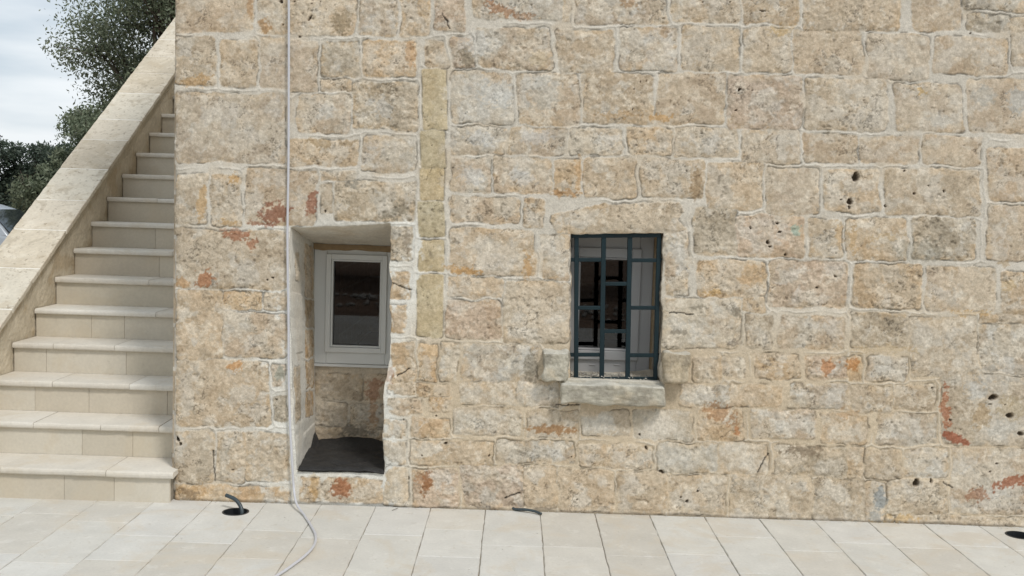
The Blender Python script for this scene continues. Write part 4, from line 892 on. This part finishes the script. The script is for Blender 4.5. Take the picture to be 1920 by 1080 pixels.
# ------------------------------------------------------------------ parked car beyond the parapet
def car(x, y, rz):
    t_ = empty('parked_car', (x, y, -.09)); tag(t_, 'silver car parked beyond the stair parapet at the left edge of the photo', 'car')
    paint = mat_new('silver_paint', .3, .6)[0]; pb = paint.node_tree.nodes['Principled BSDF']; pb.inputs['Base Color'].default_value = (.42, .44, .46, 1); pb.inputs['Metallic'].default_value = .5
    gls = mat_new('car_glass', .05, .8)[0]; gls.node_tree.nodes['Principled BSDF'].inputs['Base Color'].default_value = (.02, .025, .027, 1)
    rub = mat_new('rubber', .9)[0]; rub.node_tree.nodes['Principled BSDF'].inputs['Base Color'].default_value = (.02, .02, .02, 1)
    rimm = mat_new('rim', .35, .6)[0]; rimm.node_tree.nodes['Principled BSDF'].inputs['Base Color'].default_value = (.4, .4, .42, 1)
    def loft(prof, w_top, w_bot, name, m, bev, parent):
        # prof: list of (x, z, halfwidth)
        n = len(prof); v = [(p[0]+x, -p[2]+y, p[1]-.09) for p in prof]+[(p[0]+x, p[2]+y, p[1]-.09) for p in prof]
        f = [tuple(range(n)), tuple(range(2*n-1, n-1, -1))]+[(i, n+i, n+(i+1) % n, (i+1) % n) for i in range(n)]
        mb = MB(); mb.add(v, f); return mb.build(name, m, parent, True, bevel=bev, seg=3)
    # front (bonnet) at +x
    body = loft([(-2.0, .35, .80), (-2.06, .62, .84), (-2.0, .98, .82), (-1.85, 1.03, .80), (.75, 1.03, .80), (1.40, .93, .78), (1.85, .72, .78), (2.0, .5, .80), (1.95, .28, .78), (1.75, .22, .80), (-1.8, .22, .80)], 0, 0, 'body', paint, .05, t_)
    loft([(-1.80, 1.0, .76), (-1.56, 1.42, .62), (-1.2, 1.52, .58), (-.2, 1.545, .57), (.16, 1.52, .58), (.46, 1.43, .61), (.77, 1.16, .71), (.92, 1.0, .77)], 0, 0, 'cabin', paint, .03, t_)
    for s in (-1, 1):
        wn = MB()
        def win(P4, nm):
            v = []
            for (px_, pz_) in P4:
                hw_ = np.interp(pz_, [1.0, 1.16, 1.43, 1.52], [.77, .71, .61, .58])+.012; v.append((px_+x, s*hw_+y, pz_-.09))
            b_ = MB(); b_.add(v+[(a_, b__-s*.004, c_) for a_, b__, c_ in v], [tuple(range(len(v))), tuple(range(2*len(v)-1, len(v)-1, -1))]); b_.build(nm, gls, t_)
        win([(-1.62, 1.06), (-1.45, 1.39), (-1.1, 1.46), (-.50, 1.48), (-.48, 1.06)], 'side_window'); win([(-.42, 1.06), (-.44, 1.48), (.13, 1.465), (.41, 1.375), (.70, 1.12), (.74, 1.06)], 'side_window')
        m_ = MB(); m_.box(x+.42, x+.58, y+s*.86-.08, y+s*.86+.08, .90, 1.02); m_.build('mirror', paint, t_, bevel=.03)
        hd = MB(); hd.box(x+1.70, x+1.93, y+s*.62-.15, y+s*.62+.15, .52, .64); hd.build('headlight', rimm, t_, bevel=.03)
        for wx_ in (-1.3, 1.28):
            wb = MB(); tube(wb, [(x+wx_, y+s*.66, .22), (x+wx_, y+s*.83, .22)], .31, 28); wh_ = wb.build('wheel', rub, t_, False, bevel=.02)
            rb = MB(); tube(rb, [(x+wx_, y+s*.80, .22), (x+wx_, y+s*.842, .22)], .19, 20); rb.build('rim', rimm, wh_, bevel=.01)
    ws = MB(); ws.add([(x+.88, y-.68, .95), (x+.88, y+.68, .95), (x+.75, y+.64, 1.07), (x+.75, y-.64, 1.07), (x+.46, y+.54, 1.335), (x+.46, y-.54, 1.335)], [(0, 1, 2, 3), (3, 2, 4, 5)]); ws.v = [(a_+.02, b_, c_+.02) for a_, b_, c_ in ws.v]; ws.build('windscreen', gls, t_)
    return t_
car(-9.35, 12.6, 0)
